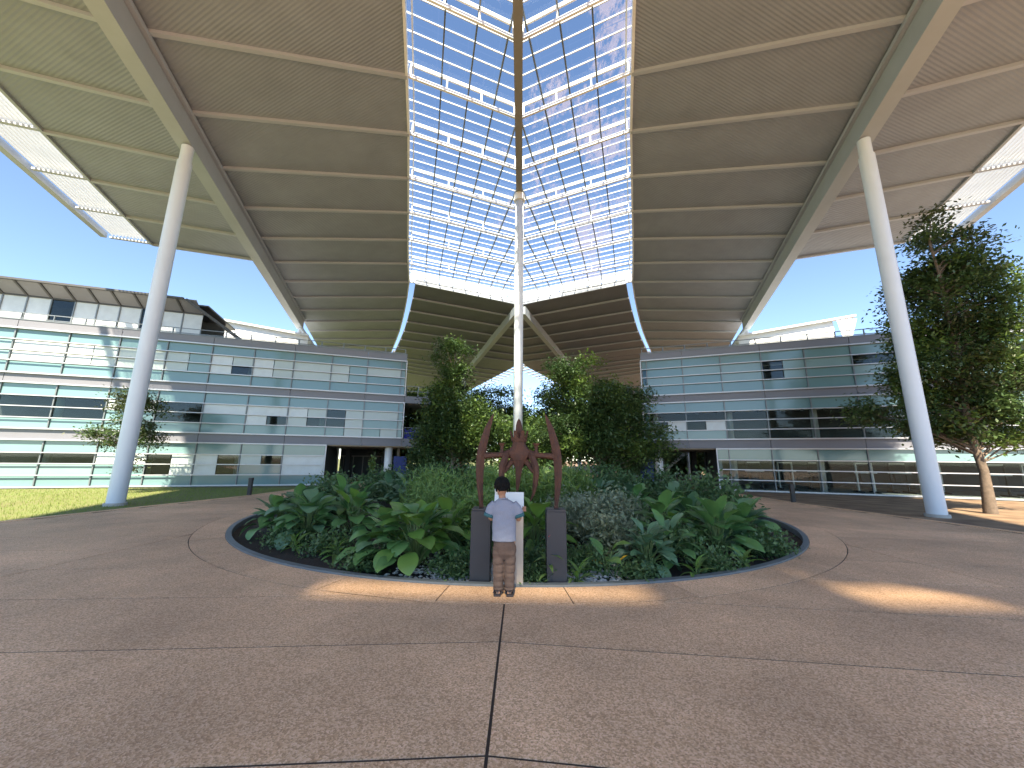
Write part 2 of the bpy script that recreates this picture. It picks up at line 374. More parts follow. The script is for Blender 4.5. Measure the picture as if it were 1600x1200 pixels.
# white pebbles round the plinths (nobody could count them)
pb = MB()
ico = [(0, 0, 1), (.9, 0, .3), (.28, .85, .3), (-.72, .53, .3), (-.72, -.53, .3), (.28, -.85, .3), (0, 0, -.6)]
icf = [(0, 1, 2), (0, 2, 3), (0, 3, 4), (0, 4, 5), (0, 5, 1), (6, 2, 1), (6, 3, 2), (6, 4, 3), (6, 5, 4), (6, 1, 5)]
for i in range(2600):
    a = random.gauss(0, .6); x = .15+a*1.5; y = 5.62+abs(random.gauss(0, .55))
    if abs(x) > 1.75 or (x-CX)**2+(y-CY)**2 > 7.25**2: continue
    s = random.uniform(.02, .045); rz = random.uniform(0, 6.3); z = soil_z(x, y)+random.uniform(.0, .03)
    pb.add([(x+s*(p[0]*math.cos(rz)-p[1]*math.sin(rz)), y+s*(p[0]*math.sin(rz)+p[1]*math.cos(rz))*.8, z+s*.6*p[2]) for p in ico], icf)
setp(pb.build('pebbles', M['pebble']), 'white pebbles spread round the dark plinths in the planting bed', 'pebbles', kind='stuff')

# ------------------------------------------------------------------ canopy
D = Vector((-math.sin(A20), math.cos(A20), 0)); N = Vector((math.cos(A20), math.sin(A20), 0)); P0 = Vector((-13.45, 13.03, 0))
I0, I1 = -6, 13
def al(i): return -3.8+3.1*i
def B(i, z=15.0): p = P0+D*al(i); return Vector((p.x, p.y, z))
Qpts = {-6: (-.35, -4.9), -5: (-.75, -2.0), -4: (-1.4, .9), -3: (-2.2, 3.8), -2: (-3.0, 6.7), -1: (-3.75, 9.6), 0: (-4.5, 12.5), 1: (-5.22, 15.25), 2: (-6.08, 18.15), 3: (-6.95, 21.1), 4: (-7.85, 24.1), 5: (-8.8, 27.4), 6: (-9.66, 30.6),
        7: (-10.75, 33.7), 8: (-11.95, 36.9), 9: (-13.2, 40.1), 10: (-14.5, 43.3), 11: (-15.9, 46.5), 12: (-17.3, 49.6), 13: (-18.7, 52.7)}
def Q(i, z=16.7): return Vector((*Qpts[i], z))
def O(i, z=15.0): p = P0+D*al(i)-N*(6.0+.05*al(i)); return Vector((p.x, p.y, z))
def mx(p, sg): return Vector((-p.x, p.y, p.z)) if sg > 0 else p
def rib(parent, a, b, w=.15, h=.13):
    MB().bar(a-Vector((0, 0, h/2)), b-Vector((0, 0, h/2)), w, h).build('rib', M['rib'], parent)
who = {-1: 'beside the building with the rooftop penthouse', 1: 'over the building with the gym'}
for sg in (-1, 1):
    sm = M['soffL'] if sg < 0 else M['soffR']
    cw = empty('canopy_wing', mx(Vector((-13.45, 13.03, 0)), sg), 'ribbed metal canopy wing on a tall pale column '+who[sg], 'canopy', 'canopy wings either side of the skylight')
    T = Vector((0, 0, .35))
    for i in range(I0, I1):
        q = [B(i), Q(i), Q(i+1), B(i+1)]; q = [mx(p, sg) for p in q]
        MB().hexa(q+[p+T for p in q]).build('soffit_panel', sm, cw)
        if i < 5:
            q = [O(i), B(i), B(i+1), O(i+1)]; q = [mx(p, sg) for p in q]
            MB().hexa(q+[p+T for p in q]).build('soffit_panel', sm, cw)
    for i in range(I0, I1+1):
        rib(cw, mx(B(i), sg), mx(Q(i), sg))
        if i <= 5: rib(cw, mx(O(i), sg), mx(B(i), sg))
    # main box beam
    a = P0+D*(al(I0)-.5)+N*(-.12); b = P0+D*23.7+N*(-.12)
    a.z = b.z = 14.45
    MB().bar(mx(a, sg), mx(b, sg), .56, .95).build('main_beam', M['beam'], cw)
    a2 = a+N*.36; b2 = b+N*.36; a2.z = b2.z = 14.88
    MB().bar(mx(a2, sg), mx(b2, sg), .15, .16).build('beam_flange', M['rib'], cw)
    # edge trim along the skylight and outer edge
    for i in range(I0, I1):
        e0, e1 = mx(Q(i)+Vector((0, 0, .13)), sg), mx(Q(i+1)+Vector((0, 0, .13)), sg)
        MB().bar(e0, e1, .1, .5).build('edge_trim', M['white'], cw)
        if i < 5:
            e0, e1 = mx(O(i)+Vector((0, 0, .12)), sg), mx(O(i+1)+Vector((0, 0, .12)), sg)
            MB().bar(e0, e1, .12, .5).build('edge_trim', M['beam'], cw)
    # sunshade louvre along the outer edge
    for kf in range(11):
        off = -(.28+kf*.175)
        s0 = O(1)-D*.2+N*off; s1 = O(5)+N*off-N*.0
        MB().bar(mx(s0+Vector((0, 0, .18)), sg), mx(s1+Vector((0, 0, .18)), sg), .02, .15, up=(0.25 if sg < 0 else -.25, 0, 1)).build('louvre_fin', M['white'], cw)
    for i in range(1, 6):
        s0 = O(i); s1 = O(i)-N*2.15
        MB().bar(mx(s0+Vector((0, 0, .0)), sg), mx(s1+Vector((0, 0, .0)), sg), .16, .1).build('louvre_bracket', M['rib'], cw)
        MB().bar(mx(s0+Vector((0, 0, .33)), sg), mx(s1+Vector((0, 0, .33)), sg), .1, .1).build('louvre_bracket', M['white'], cw)
    s0 = O(1)-N*2.45-D*.2; s1 = O(5)-N*2.45
    MB().bar(mx(s0+Vector((0, 0, .1)), sg), mx(s1+Vector((0, 0, .1)), sg), .3, .34).build('fascia', M['beam'], cw)
    # column
    c = mx(Vector((-13.45, 13.03, 0)), sg)
    cb = MB().tube([(c.x, c.y, -.05), (c.x, c.y, 13.2)], .245, 32, False); cb.build('column_shaft', M['column'], cw, smooth=True)
    MB().tube([(c.x, c.y, 13.2), (c.x, c.y, 13.22), (c.x, c.y, 13.92)], [.245, .205, .205], 32).build('column_cap', M['column'], cw, smooth=False)
    for zz in (4.4, 8.8): MB().tube([(c.x, c.y, zz), (c.x, c.y, zz+.025)], .2485, 32).build('weld_seam', M['column'], cw)
    MB().tube([(c.x, c.y, -.07), (c.x, c.y, .035)], .30, 32).build('base_collar', M['concrete'], cw)
    # struts from the beam end down to the roof
    e = P0+D*23.3
    for t in ((-1.4, 3.2), (1.8, 1.5), (0.2, -.5)):
        q = e+N*t[0]*1.0+D*t[1]*0.6
        MB().tube([mx(Vector((e.x, e.y, 13.95)), sg), mx(Vector((q.x, q.y, 8.3)), sg)], [.16, .09], 10).build('strut', M['white'], cw, smooth=True)
    lg = e+N*4.2+D*1; MB().tube([mx(Vector((e.x, e.y, 13.95)), sg), mx(Vector((lg.x, lg.y, 8.3)), sg)], [.22, .26], 12).build('strut', M['column'], cw, smooth=True)

# far vault of the canopy, beyond the glazing
fv = empty('far_canopy', (0, 36, 16), 'dark ribbed canopy soffit beyond the glazed skylight, over the trees', 'canopy')
def axis_pt(i, z=16.15): q = Qpts[i]; return Vector((0, q[1]+abs(q[0])*math.tan(A20), z))
for sg in (-1, 1):
    for i in range(6, 13):
        q = [Q(i)+N*.55, axis_pt(i), axis_pt(i+1), Q(i+1)+N*.55]
        if axis_pt(i+1).y > 58: q[2] = Vector((-1.2, 59.8, 16.2)); 
        q = [mx(p, sg) for p in q]
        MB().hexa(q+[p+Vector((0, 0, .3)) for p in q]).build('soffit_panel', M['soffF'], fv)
        rib(fv, mx(Q(i)+N*.55, sg), mx(axis_pt(i), sg)+Vector((sg*.02, 0, 0)), .16, .14)
    # flank beyond, cut by the V-shaped end of the roof
    q = [mx(p, sg) for p in (Vector((-18.5, 52.9, 16.7)), Vector((-1.2, 59.8, 16.2)), Vector((-9.2, 77, 16.2)), Vector((-24, 66, 16.7)))]
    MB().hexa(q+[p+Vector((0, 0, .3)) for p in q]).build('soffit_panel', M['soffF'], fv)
    q = [mx(p, sg) for p in (Vector((-24, 66, 16.7)), Vector((-9.2, 77, 16.2)), Vector((-24, 112, 16.2)), Vector((-52, 88, 16.7)))]
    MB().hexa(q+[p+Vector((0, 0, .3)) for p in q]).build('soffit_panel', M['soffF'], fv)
    for k in range(1, 6):
        a = Vector((-1.2-8*k/6, 59.8+17.2*k/6, 16.2)); b = Vector((-18.5-5.5*k/6, 52.9+13.1*k/6, 16.7)); rib(fv, mx(a, sg), mx(b, sg), .16, .14)
    for k in range(12):
        a = Vector((-.2-9*k/12, 58.0+19*k/12, 16.3)); MB().bar(mx(a, sg), mx(a+Vector((1.6, 1.6, 0)), sg), .5, .05).build('louvre_fin', M['white'], fv)
    # diverging beams of the next pair of wings
    MB().bar(mx(Vector((-.25, 33.2, 15.1)), sg), mx(Vector((-9.6, 62, 15.1)), sg), .5, .8).build('main_beam', M['beam'], fv)
    MB().tube([mx(Vector((-9.4, 61.5, 15)), sg), mx(Vector((-9.4, 61.5, 0)), sg)], .3, 12).build('column_shaft', M['column'], fv)
# white upstand closing the skylight
for sg in (-1, 1):
    for k in range(8):
        a = Q(6).lerp(axis_pt(6, 16.2), k/8+.003); b = Q(6).lerp(axis_pt(6, 16.2), (k+1)/8-.003)
        a, b = mx(a, sg), mx(b, sg); o = Vector((0, .35, 1.3)); th = Vector((0, .08, 0))
        MB().hexa([a, b, b+th, a+th, a+o, b+o, b+o+th, a+o+th]).build('upstand_panel', M['white'], fv)
# added unseen roof behind the viewpoint: shades the forecourt, slots shape two sun patches
rc = empty('added_shade_roof', (0, -20, 17.6), 'added unseen roof shading the forecourt, with two tinted slots that cast sun patches', 'canopy')
for (x0, x1, y0, y1) in ((-9.5, 10, -14.2, -10.62), (-12, -2.7, -10.62, -4), (1.3, 3.9, -10.62, -4), (8.6, 12, -10.62, -4), (-2.7, 1.3, -9.95, -4), (3.9, 8.6, -9.75, -4)):
    MB().box(x0+.01, x1-.01, y0, y1, 17.6, 17.9).build('shade_panel', M['soffL'], rc)
for (x0, x1, y0, y1) in ((-2.7, 1.3, -10.62, -9.95), (3.9, 8.6, -10.62, -9.75)):
    MB().box(x0-.05, x1+.05, y0-.05, y1+.05, 17.92, 17.94).build('glass_pane', glassmat('sun_dimming_glass', (.62, .62, .60), .0), rc)  # tinted panes added to dim the sun coming through the slots

# ------------------------------------------------------------------ skylight
sk = empty('skylight', (0, 18, 16), 'glazed skylight with white bars and stained panes along the canopy ridge', 'skylight')
CL = 1.16
def lat(i, l, z=None):      # point on rib line i at lateral distance l from the edge; height follows the shallow valley
    q = Q(i); W = abs(q.x)/math.cos(A20); p = q+N*l; p.z = 16.72-.42*(l/W)
    return p
def latmax(i): return abs(Qpts[i][0])/math.cos(A20)
def lerp_pt(i, fr, l):
    a = lat(i, min(l, latmax(i))); 
    qa = Vector((*Qpts[i], 0)); qb = Vector((*Qpts[i+1], 0)); q = qa.lerp(qb, fr); W = abs(q.x)/math.cos(A20); l = min(l, W)
    p = q+N*l; p.z = 16.72-.42*(l/W); return p
UP = Vector((0, 0, .55)); GL = Vector((0, 0, .72))
for sg in (-1, 1):
    for i in range(-5, 7):
        Lm = latmax(i)-.12
        if Lm < .6: continue
        a, b = mx(lat(i, 0.0), sg), mx(lat(i, Lm), sg)
        tr = MB().bar(a, b, .09, .15).build('truss', M['white'], sk)
        MB().bar(a+UP+(b-a)*.03, b+UP, .06, .08).build('upper_chord', M['white'], tr)
        n = 3
        for k in range(n+1):
            p = a.lerp(b, .03+.95*k/n); MB().bar(p, p+UP, .06, .06, up=(0, 1, 0)).build('post', M['white'], tr)
    for i in range(-5, 6):
        for k in range(5):
            fr = k/5
            qm = Vector((*Qpts[i], 0)).lerp(Vector((*Qpts[i+1], 0)), fr); Lm = abs(qm.x)/math.cos(A20)-.1
            if Lm < .5: continue
            MB().bar(mx(lerp_pt(i, fr, 0)+GL-Vector((0, 0, .05)), sg), mx(lerp_pt(i, fr, Lm)+GL-Vector((0, 0, .05)), sg), .035, .05).build('glazing_bar', M['white'], sk)
    # longitudinal purlins parallel to the edge
    for c in range(0, 10):
        l = .22+CL*c if c else .22
        pts = [i for i in range(-5, 7) if latmax(i) > l+.15]
        if len(pts) < 2: continue
        for i0, i1 in zip(pts, pts[1:]):
            MB().bar(mx(lat(i0, l)+UP+Vector((0, 0, .02)), sg), mx(lat(i1, l)+UP+Vector((0, 0, .02)), sg), .06, .14).build('purlin', M['mull'] if c else M['white'], sk)
        # the short stub that runs on under the valley beam
        i0 = pts[0]
        if i0 > -5 and c:
            pr = i0-1; Wp = latmax(pr); fr = (l-Wp)/(latmax(i0)-Wp) if latmax(i0) > Wp else 0
            fr = min(.98, max(0.02, fr+.03)); MB().bar(mx(lerp_pt(pr, fr, l)+UP, sg), mx(lat(i0, l)+UP, sg), .06, .14).build('purlin', M['mull'], sk)
    # glass panes
    for i in range(-5, 6):
        rows = 5 if 0 <= i <= 3 else (2 if i in (-1, 4, 5) else 1)
        for k in range(rows):
            f0, f1 = k/rows+.004, (k+1)/rows-.004
            c = 0
            while True:
                l0 = CL*c; l1 = CL*(c+1); 
                qa = Vector((*Qpts[i], 0)).lerp(Vector((*Qpts[i+1], 0)), f0); qb = Vector((*Qpts[i], 0)).lerp(Vector((*Qpts[i+1], 0)), f1)
                W0 = abs(qa.x)/math.cos(A20)-.1; W1 = abs(qb.x)/math.cos(A20)-.1
                if l0 > W1-.05 or c > 10: break
                if rows == 1: l1 = 99; 
                last = l1 > max(W0, W1)-.35
                if last: l1 = 99
                p = [lerp_pt(i, f0, min(l0+.01, W0)), lerp_pt(i, f0, min(l1-.01, W0)), lerp_pt(i, f1, min(l1-.01, W1)), lerp_pt(i, f1, min(l0+.01, W1))]
                p = [mx(v+GL, sg) for v in p]
                if (p[0]-p[1]).length > .03 or (p[2]-p[3]).length > .03:
                    me = bpy.data.meshes.new('glass_pane'); 
                    if (p[0]-p[1]).length < .03: me.from_pydata([p[0], p[2], p[3]], [], [(0, 1, 2)])
                    else: me.from_pydata(p, [], [(0, 1, 2, 3)])
                    me.materials.append(M['sky_glass']); link('glass_pane', me, sk)
                c += 1
                if last or rows == 1: break
MB().bar((0, -4.5, 15.95), (0, 34.2, 15.95), .32, .55).build('valley_beam', M['axis'], sk)
# central pole
pole = empty('canopy_pole', (.02, 18.3, 0), 'slender white round pole rising through the planting to the skylight beam', 'column')
MB().tube([(.02, 18.3, -.2), (.02, 18.3, 15.66)], .225, 24).build('shaft', M['white'], pole, smooth=True)
MB().tube([(.02, 18.3, 15.3), (.02, 18.3, 15.68)], .3, 24).build('collar', M['white'], pole)

# ------------------------------------------------------------------ buildings
ZG = [0.02, .59, 1.16, 1.70, 2.33]; ZF = [2.88, 3.43, 3.99, 4.54, 5.17]; ZS = [5.67, 6.30, 6.84, 7.40, 7.99]; ZP = 8.45
BAY = 2.125
def building(sg, q0, s_end, mul0, label, pats):
    """sg -1: facade running to the left; s is measured along the facade towards the court's axis"""
    n = Vector((math.cos(A20), math.sin(A20), 0)) if sg < 0 else Vector((-math.cos(A20), math.sin(A20), 0))
    d = Vector((-math.sin(A20), math.cos(A20), 0)) if sg < 0 else Vector((math.sin(A20), math.cos(A20), 0))
    q0 = Vector(q0)
    def Fp(s, off, z): p = q0+n*s+d*off; return Vector((p.x, p.y, z))      # off > 0 is into the building
    def fbox(s0, s1, o0, o1, z0, z1):
        return MB().hexa([Fp(s0, o0, z0), Fp(s1, o0, z0), Fp(s1, o1, z0), Fp(s0, o1, z0), Fp(s0, o0, z1), Fp(s1, o0, z1), Fp(s1, o1, z1), Fp(s0, o1, z1)])
    root = empty('office_building', Fp(0, 0, 0), label, 'building')
    SMIN = mul0-BAY*11; GE = -.1
    # floors, roof, back wall, interior
    fbox(SMIN, s_end+1.9, .12, 9, ZG[4]+.06, ZF[0]-.06).build('floor_slab', M['ceil'], root)
    fbox(SMIN, s_end+1.9, .12, 9, ZF[4]+.06, ZS[0]-.06).build('floor_slab', M['ceil'], root)
    fbox(SMIN, s_end, .12, 9, ZS[4]+.06, ZP-.12).build('roof_slab', M['concrete'], root)
    fbox(SMIN, GE, 0.12, 9, -.06, ZG[0]+.0).build('floor_slab', M['concrete'], root)
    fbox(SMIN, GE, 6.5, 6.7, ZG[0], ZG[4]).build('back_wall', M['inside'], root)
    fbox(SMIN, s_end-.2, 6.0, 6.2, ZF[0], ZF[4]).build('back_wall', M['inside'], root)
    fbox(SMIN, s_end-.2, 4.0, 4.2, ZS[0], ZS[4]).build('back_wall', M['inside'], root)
    fbox(s_end-.35, s_end-.1, .5, 9, ZS[0], ZS[4]).build('end_wall', M['teal'], root)
    fbox(s_end-.35, s_end-.1, .5, 9, ZF[0], ZF[4]).build('end_wall', M['teal'], root)
    fbox(GE-.3, GE-.1, .5, 9, ZG[0], ZG[4]).build('end_wall', M['mull'], root)
    # slab noses that run past the corner as balconies, with sandy undersides
    for (z0, z1, ex) in ((ZG[4]+.02, ZF[0]-.02, 1.72), (ZF[4]+.02, ZS[0]-.02, 1.92)):
        fbox(s_end+.02, s_end+ex, -.02, .13, z0, z1).build('slab_edge', M['span'], root)
        fbox(s_end+ex-.14, s_end+ex, .135, 9, z0, z1).build('slab_edge', M['span'], root)
    fbox(GE+.02, s_end+1.7, .14, 9, ZG[4]-.03, ZG[4]+.055).build('passage_soffit', M['beige'], root)
    # spandrels in two-bay panels
    for (z0, z1, se) in ((ZG[4], ZF[0], s_end), (ZF[4], ZS[0], s_end), (ZS[4], ZP, s_end)):
        s1 = se; s0 = mul0-BAY*1
        while s1 > SMIN+.1:
            fbox(max(s0, SMIN)+.012, s1-.012, -.03, .115, z0+.03, z1-.03 if z1 != ZP else z1).build('spandrel_panel', M['span'], root)
            s1 = s0; s0 -= BAY*2
    fbox(SMIN, GE, -.02, .1, -.26, ZG[0]-.06).build('plinth_band', M['span'], root)
    fbox(SMIN, s_end+.02, -.06, .3, ZP, ZP+.05).build('coping', M['mull'], root)
    # panes, mullions and rails floor by floor
    for fi, (zs, se) in enumerate(((ZG, GE), (ZF, s_end), (ZS, s_end))):
        muls = []; s = mul0
        while s > SMIN-.01:
            if s < se-.2: muls.append(s)
            s -= BAY
        edges = [se-.03]+muls
        for b, (s1, s0) in enumerate(zip(edges, edges[1:])):
            for rw in range(4):
                kind = pats(fi, b, rw)
                z0, z1 = zs[rw]+.015, zs[rw+1]-.015
                halves = kind if isinstance(kind, tuple) else (kind,)
                for h, kd in enumerate(halves):
                    a0 = s0+(s1-s0)*h/len(halves); a1 = s0+(s1-s0)*(h+1)/len(halves)
                    fbox(a0+.03, a1-.03 if h == len(halves)-1 else a1-.008, .0, .025, z0, z1).build('pane', M[kd], root)
        for s in muls:
            fbox(s-.025, s+.025, -.07, .06, zs[0], zs[4]).build('mullion', M['mull'], root)
        fbox(se-.03, se+.03, -.16, -.1, zs[0]-.03, zs[4]+.03).build('end_post', M['alu'], root)
        for kz, z in enumerate(zs):
            rr = .035 if kz in (0, 4) else .024
            fbox(SMIN, se+.03, -.17, -.17+2*rr, z-rr, z+rr).build('rail', M['alu'], root)
            if kz in (0, 4): fbox(SMIN, se, -.09, .05, z-.022, z+.022).build('transom', M['alu'], root)
            else: fbox(SMIN, se, -.03, .04, z-.012, z+.012).build('transom', M['mull'], root)
    # interior columns and ceiling beams
    for k in range(6):
        s = mul0-.35-BAY*2*k
        for (z0, z1) in ((ZG[0], ZG[4]), (ZF[0], ZF[4]), (ZS[0], ZS[4])):
            if z0 == ZG[0] and s > GE-.4: continue
            MB().tube([Fp(s, 1.0, z0), Fp(s, 1.0, z1+.05)], .17, 14).build('interior_column', M['concrete'], root, smooth=True)
    for k in range(18):
        s = s_end-.8-1.3*k
        for zt in (ZF[4], ZG[4]):
            if zt == ZG[4] and s > GE-1: continue
            MB().bar(Fp(s, .3, zt-.02), Fp(s-1.5, 6, zt-.02), .16, .14).build('ceiling_beam', M['mull'], root)
    # passage: round column, dark posts
    cpos = Fp(s_end-.75, .7, 0)
    MB().tube([cpos, cpos+Vector((0, 0, ZG[4]))], .24, 20).build('passage_column', M['white'], root, smooth=True)
    for s, o in ((GE+.9, 5.5), (s_end-.9, 6.5)):
        p = Fp(s, o, 0); MB().box(p.x-.16, p.x+.16, p.y-.16, p.y+.16, 0, ZG[4]-.03).build('passage_post', M['dark'], root)
    fbox(s_end-.1, s_end+.05, 3.0, 9, 0, ZG[4]-.03).build('passage_wall', M['concrete'], root)
    if sg < 0:      # glazed doors closing the far end of this passage
        fbox(GE, s_end, 9.0, 9.1, 0, ZG[4]-.03).build('door_wall', M['inside'], root)
        for k in range(6):
            s = GE+.25+k*.75; fbox(s, s+.07, 8.9, 8.99, 0, 1.7).build('door_frame', M['concrete'], root)
        fbox(GE, s_end, 8.9, 8.985, 1.7, 1.78).build('door_head', M['concrete'], root)
    # railings on roof and balconies
    def railing(pa, pb, z, h, parent, npost):
        for k in range(npost+1):
            p = pa.lerp(pb, k/npost); MB().box(p.x-.025, p.x+.025, p.y-.025, p.y+.025, z, z+h).build('railing_post', M['mull'], parent)
        for hh in (h, h*.55): MB().bar(Vector((pa.x, pa.y, z+hh)), Vector((pb.x, pb.y, z+hh)), .04, .04).build('handrail', M['mull'], parent)
    railing(Fp(SMIN, .5, 0), Fp(s_end-.1, .5, 0), ZP-.1, .62, root, 18)
    for z in (ZF[0]-.04, ZS[0]-.04):
        railing(Fp(s_end+.1, .3, 0), Fp(s_end+1.65, .3, 0), z, .75, root, 2)
        railing(Fp(s_end+1.65, .3, 0), Fp(s_end+1.65, 8.8, 0), z, .75, root, 6)
    return root, Fp, fbox
rng = random.Random(5)
def pat_left(fi, b, rw):
    if rw == 3: return 'teal'
    if rw == 0: return 'teal' if not (fi == 1 and b in (1, 2)) else ('teal', 'blind')
    if fi == 2:
        if b == 0: return 'teal2'
        if b == 1: return 'blind' if rw == 2 else 'teal'
        if b == 5: return ('blind2', 'clear') if rw == 1 else ('blind2', 'blind')
        return [('blind2', 'blind'), 'blind', ('blind', 'teal2'), 'blind2'][(b*3) % 4]
    if fi == 1:
        if b == 0: return 'teal2'
        if b == 1: return 'blind' if rw == 2 else 'teal'
        if b == 2: return ('clear', 'blind')
        if b == 3: return ('blind', 'clear') if rw == 1 else ('blind2', 'blind')
        if b == 4: return ('blind2', 'clear') if rw == 1 else 'blind2'
        if b in (6, 8, 9, 10): return 'clear'
        return 'blind2' if rw == 2 else 'teal'
    if b == 0: return 'blind2'
    if b == 1: return ('blind', 'clear') if rw == 2 else 'teal'
    if b == 2: return ('blind2', 'clear')
    if b == 3: return ('clear', 'blind')
    if b in (5, 6, 7): return 'clear' if rw == 2 else 'teal2'
    return 'blind2' if rw == 2 else 'teal'
def pat_right(fi, b, rw):
    if rw == 3: return 'teal'
    if fi == 2:
        if rw == 0: return 'teal'
        if b == 0: return 'clear'
        if b == 4: return ('teal2', 'clear')
        if b in (6, 9): return 'clear' if rw == 2 else 'teal2'
        return 'teal2' if (b+rw) % 3 else 'teal'
    if fi == 1:
        if rw == 0: return 'teal' if b < 3 else 'clear2'
        return 'clear2' if not (b in (1, 2) and rw == 1) else ('blind2', 'clear2')
    return 'clear2'
bl, FL, boxL = building(-1, (-11.6, 23.3, 0), 4.3, 3.97, 'three storey glass office block with a penthouse on its roof, beside the lawn', pat_left)
br, FR, boxR = building(1, (11.6, 23.1, 0), 3.86, 3.51, 'three storey glass office block with a gym on its ground floor', pat_right)
# penthouse on the left block
ph = empty('rooftop_penthouse', FL(-14, 3, ZP), 'glazed penthouse with sloping grey louvred eaves on the office roof', 'penthouse')
s = -8.6
while s > -24:
    s2 = s-1.07
    boxL(s2+.03, s-.03, 3.0, 3.03, ZP-.1, 10.68).build('pane', M['blind2'] if int(-s) % 5 else M['clear'], ph)
    boxL(s2-.03, s2+.03, 2.95, 3.08, ZP-.1, 10.7).build('mullion', M['mull'], ph)
    a = [FL(s2+.06, 2.9, 10.74), FL(s-.06, 2.9, 10.74), FL(s-.06, 1.9, 11.22), FL(s2+.06, 1.9, 11.22)]
    MB().hexa(a+[p+Vector((0, 0, .06)) for p in a]).build('eaves_panel', M['span'], ph)
    MB().bar(FL(s2, 2.95, 10.74), FL(s2, 1.85, 11.25), .1, .14).build('eaves_bracket', M['dark'], ph)
    s = s2
boxL(s, -8.5, 2.9, 3.2, 10.66, 10.76).build('head_beam', M['dark'], ph)
boxL(s, -9.3, 1.75, 1.9, 11.2, 11.32).build('gutter', M['dark'], ph)
boxL(s, -8.4, 2.95, 8, 11.25, 11.35).build('roof', M['dark'], ph)
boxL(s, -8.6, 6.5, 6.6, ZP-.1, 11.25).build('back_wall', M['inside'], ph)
pg = empty('sloping_pergola', FL(-8, 2.5, ZP), 'dark steel frame with slats sloping down from the penthouse to the roof edge', 'pergola')
for o in (1.9, 4.2):
    MB().bar(FL(-9.2, o, 11.25), FL(-6.0, o, 9.0), .1, .16).build('frame_beam', M['dark'], pg)
for k in range(9):
    t = (k+.5)/9; a = FL(-9.2+3.2*t, 1.9, 11.25-2.25*t); b = FL(-9.2+3.2*t, 4.2, 11.25-2.25*t); MB().bar(a, b, .16, .05).build('slat', M['dark'], pg)
# white roofs of the blocks behind
for sg, Fq, lab in ((-1, FL, 'white sloping roof rising behind the office block with the penthouse'), (1, FR, 'white sloping roof with louvred end behind the gym block')):
    wr = empty('white_roof', Fq(0, 14, 8), lab, 'roof')
    wz = .9; a = [Fq(-11.5, 13, 9.2), Fq(-4.4, 13, 9.2), Fq(-4.4, 18, 9.2), Fq(-11.5, 18, 9.2)]
    tp = [Fq(-11.3, 13, 12.6+wz), Fq(-4.2, 13, 11.9+wz), Fq(-4.2, 18, 11.9+wz), Fq(-11.3, 18, 12.6+wz)]
    MB().hexa(a+tp).build('roof_body', M['white'], wr)
    MB().bar(Fq(-12.8, 12.8, 12.75+wz), Fq(-4.2, 12.8, 11.95+wz), .4, .16).build('fascia', M['white'], wr)
    for k in range(9):
        t = k/8; MB().bar(Fq(-11.5-1.3*t, 12.7, 12.6+wz-.1*t), Fq(-11.5+.2*t-.5, 12.7, 10.2), .05, .08).build('louvre_fin', M['white'], wr)
    MB().hexa([Fq(-11.5, 13.2, 0), Fq(-4.4, 13.2, 0), Fq(-4.4, 17.8, 0), Fq(-11.5, 17.8, 0), Fq(-11.5, 13.2, 9.25), Fq(-4.4, 13.2, 9.25), Fq(-4.4, 17.8, 9.25), Fq(-11.5, 17.8, 9.25)]).build('wall', M['white'], wr)
# blue notice panels by the passages and the tarpaulin
for Fq, se, lab in ((FL, 4.3, 'tall blue panel by the passage under the block with the tarpaulin on its balcony'), (FR, 3.86, 'tall blue panel by the passage under the gym block')):
    bp = empty('blue_panel', Fq(se+.1, .1, 0), lab, 'panel')
    MB().hexa([Fq(se-.42, .2, .12), Fq(se+.38, .2, .12), Fq(se+.38, .27, .12), Fq(se-.42, .27, .12), Fq(se-.42, .2, 1.72), Fq(se+.38, .2, 1.72), Fq(se+.38, .27, 1.72), Fq(se-.42, .27, 1.72)]).build('face', M['blue'], bp)
    for t in (-.36, .32): 
        p = Fq(se+t, .3, 0); MB().box(p.x-.03, p.x+.03, p.y-.03, p.y+.03, -.02, 1.7).build('post', M['dark'], bp)
tp = MB(); c0 = FL(4.45, .35, ZF[0]); nn = (FL(5.45, .35, 0)-FL(4.45, .35, 0)); dd = FL(4.45, 1.35, 0)-FL(4.45, .35, 0)
rr_ = random.Random(3); Gx, Gz = 9, 6
for face in range(2):
    k0 = len(tp.v)
    for j in range(Gz+1):
        for i in range(Gx+1):
            t, h = i/Gx, j/Gz; off = (0 if face == 0 else .8)+rr_.uniform(-.05, .05)+(.25*h if face == 0 else -.25*h)
            p = c0+nn*(t*1.35+rr_.uniform(-.03, .03))+dd*off+Vector((0, 0, h*.68*(1-.1*math.sin(3*t*math.pi))+.0)); tp.v.append(tuple(p))
    for j in range(Gz):
        for i in range(Gx): tp.f.append((k0+j*(Gx+1)+i, k0+j*(Gx+1)+i+1, k0+(j+1)*(Gx+1)+i+1, k0+(j+1)*(Gx+1)+i))
n1 = (Gx+1)*(Gz+1)
for i in range(Gx): a = Gz*(Gx+1)+i; tp.f.append((a, a+1, n1+a+1, n1+a))
for j in range(Gz):
    for e in (0, Gx): a = j*(Gx+1)+e; tp.f.append((a, a+Gx+1, n1+a+Gx+1, n1+a))
setp(tp.build('tarpaulin', M['tarp'], smooth=False), 'crumpled blue tarpaulin covering something on the balcony', 'tarpaulin')
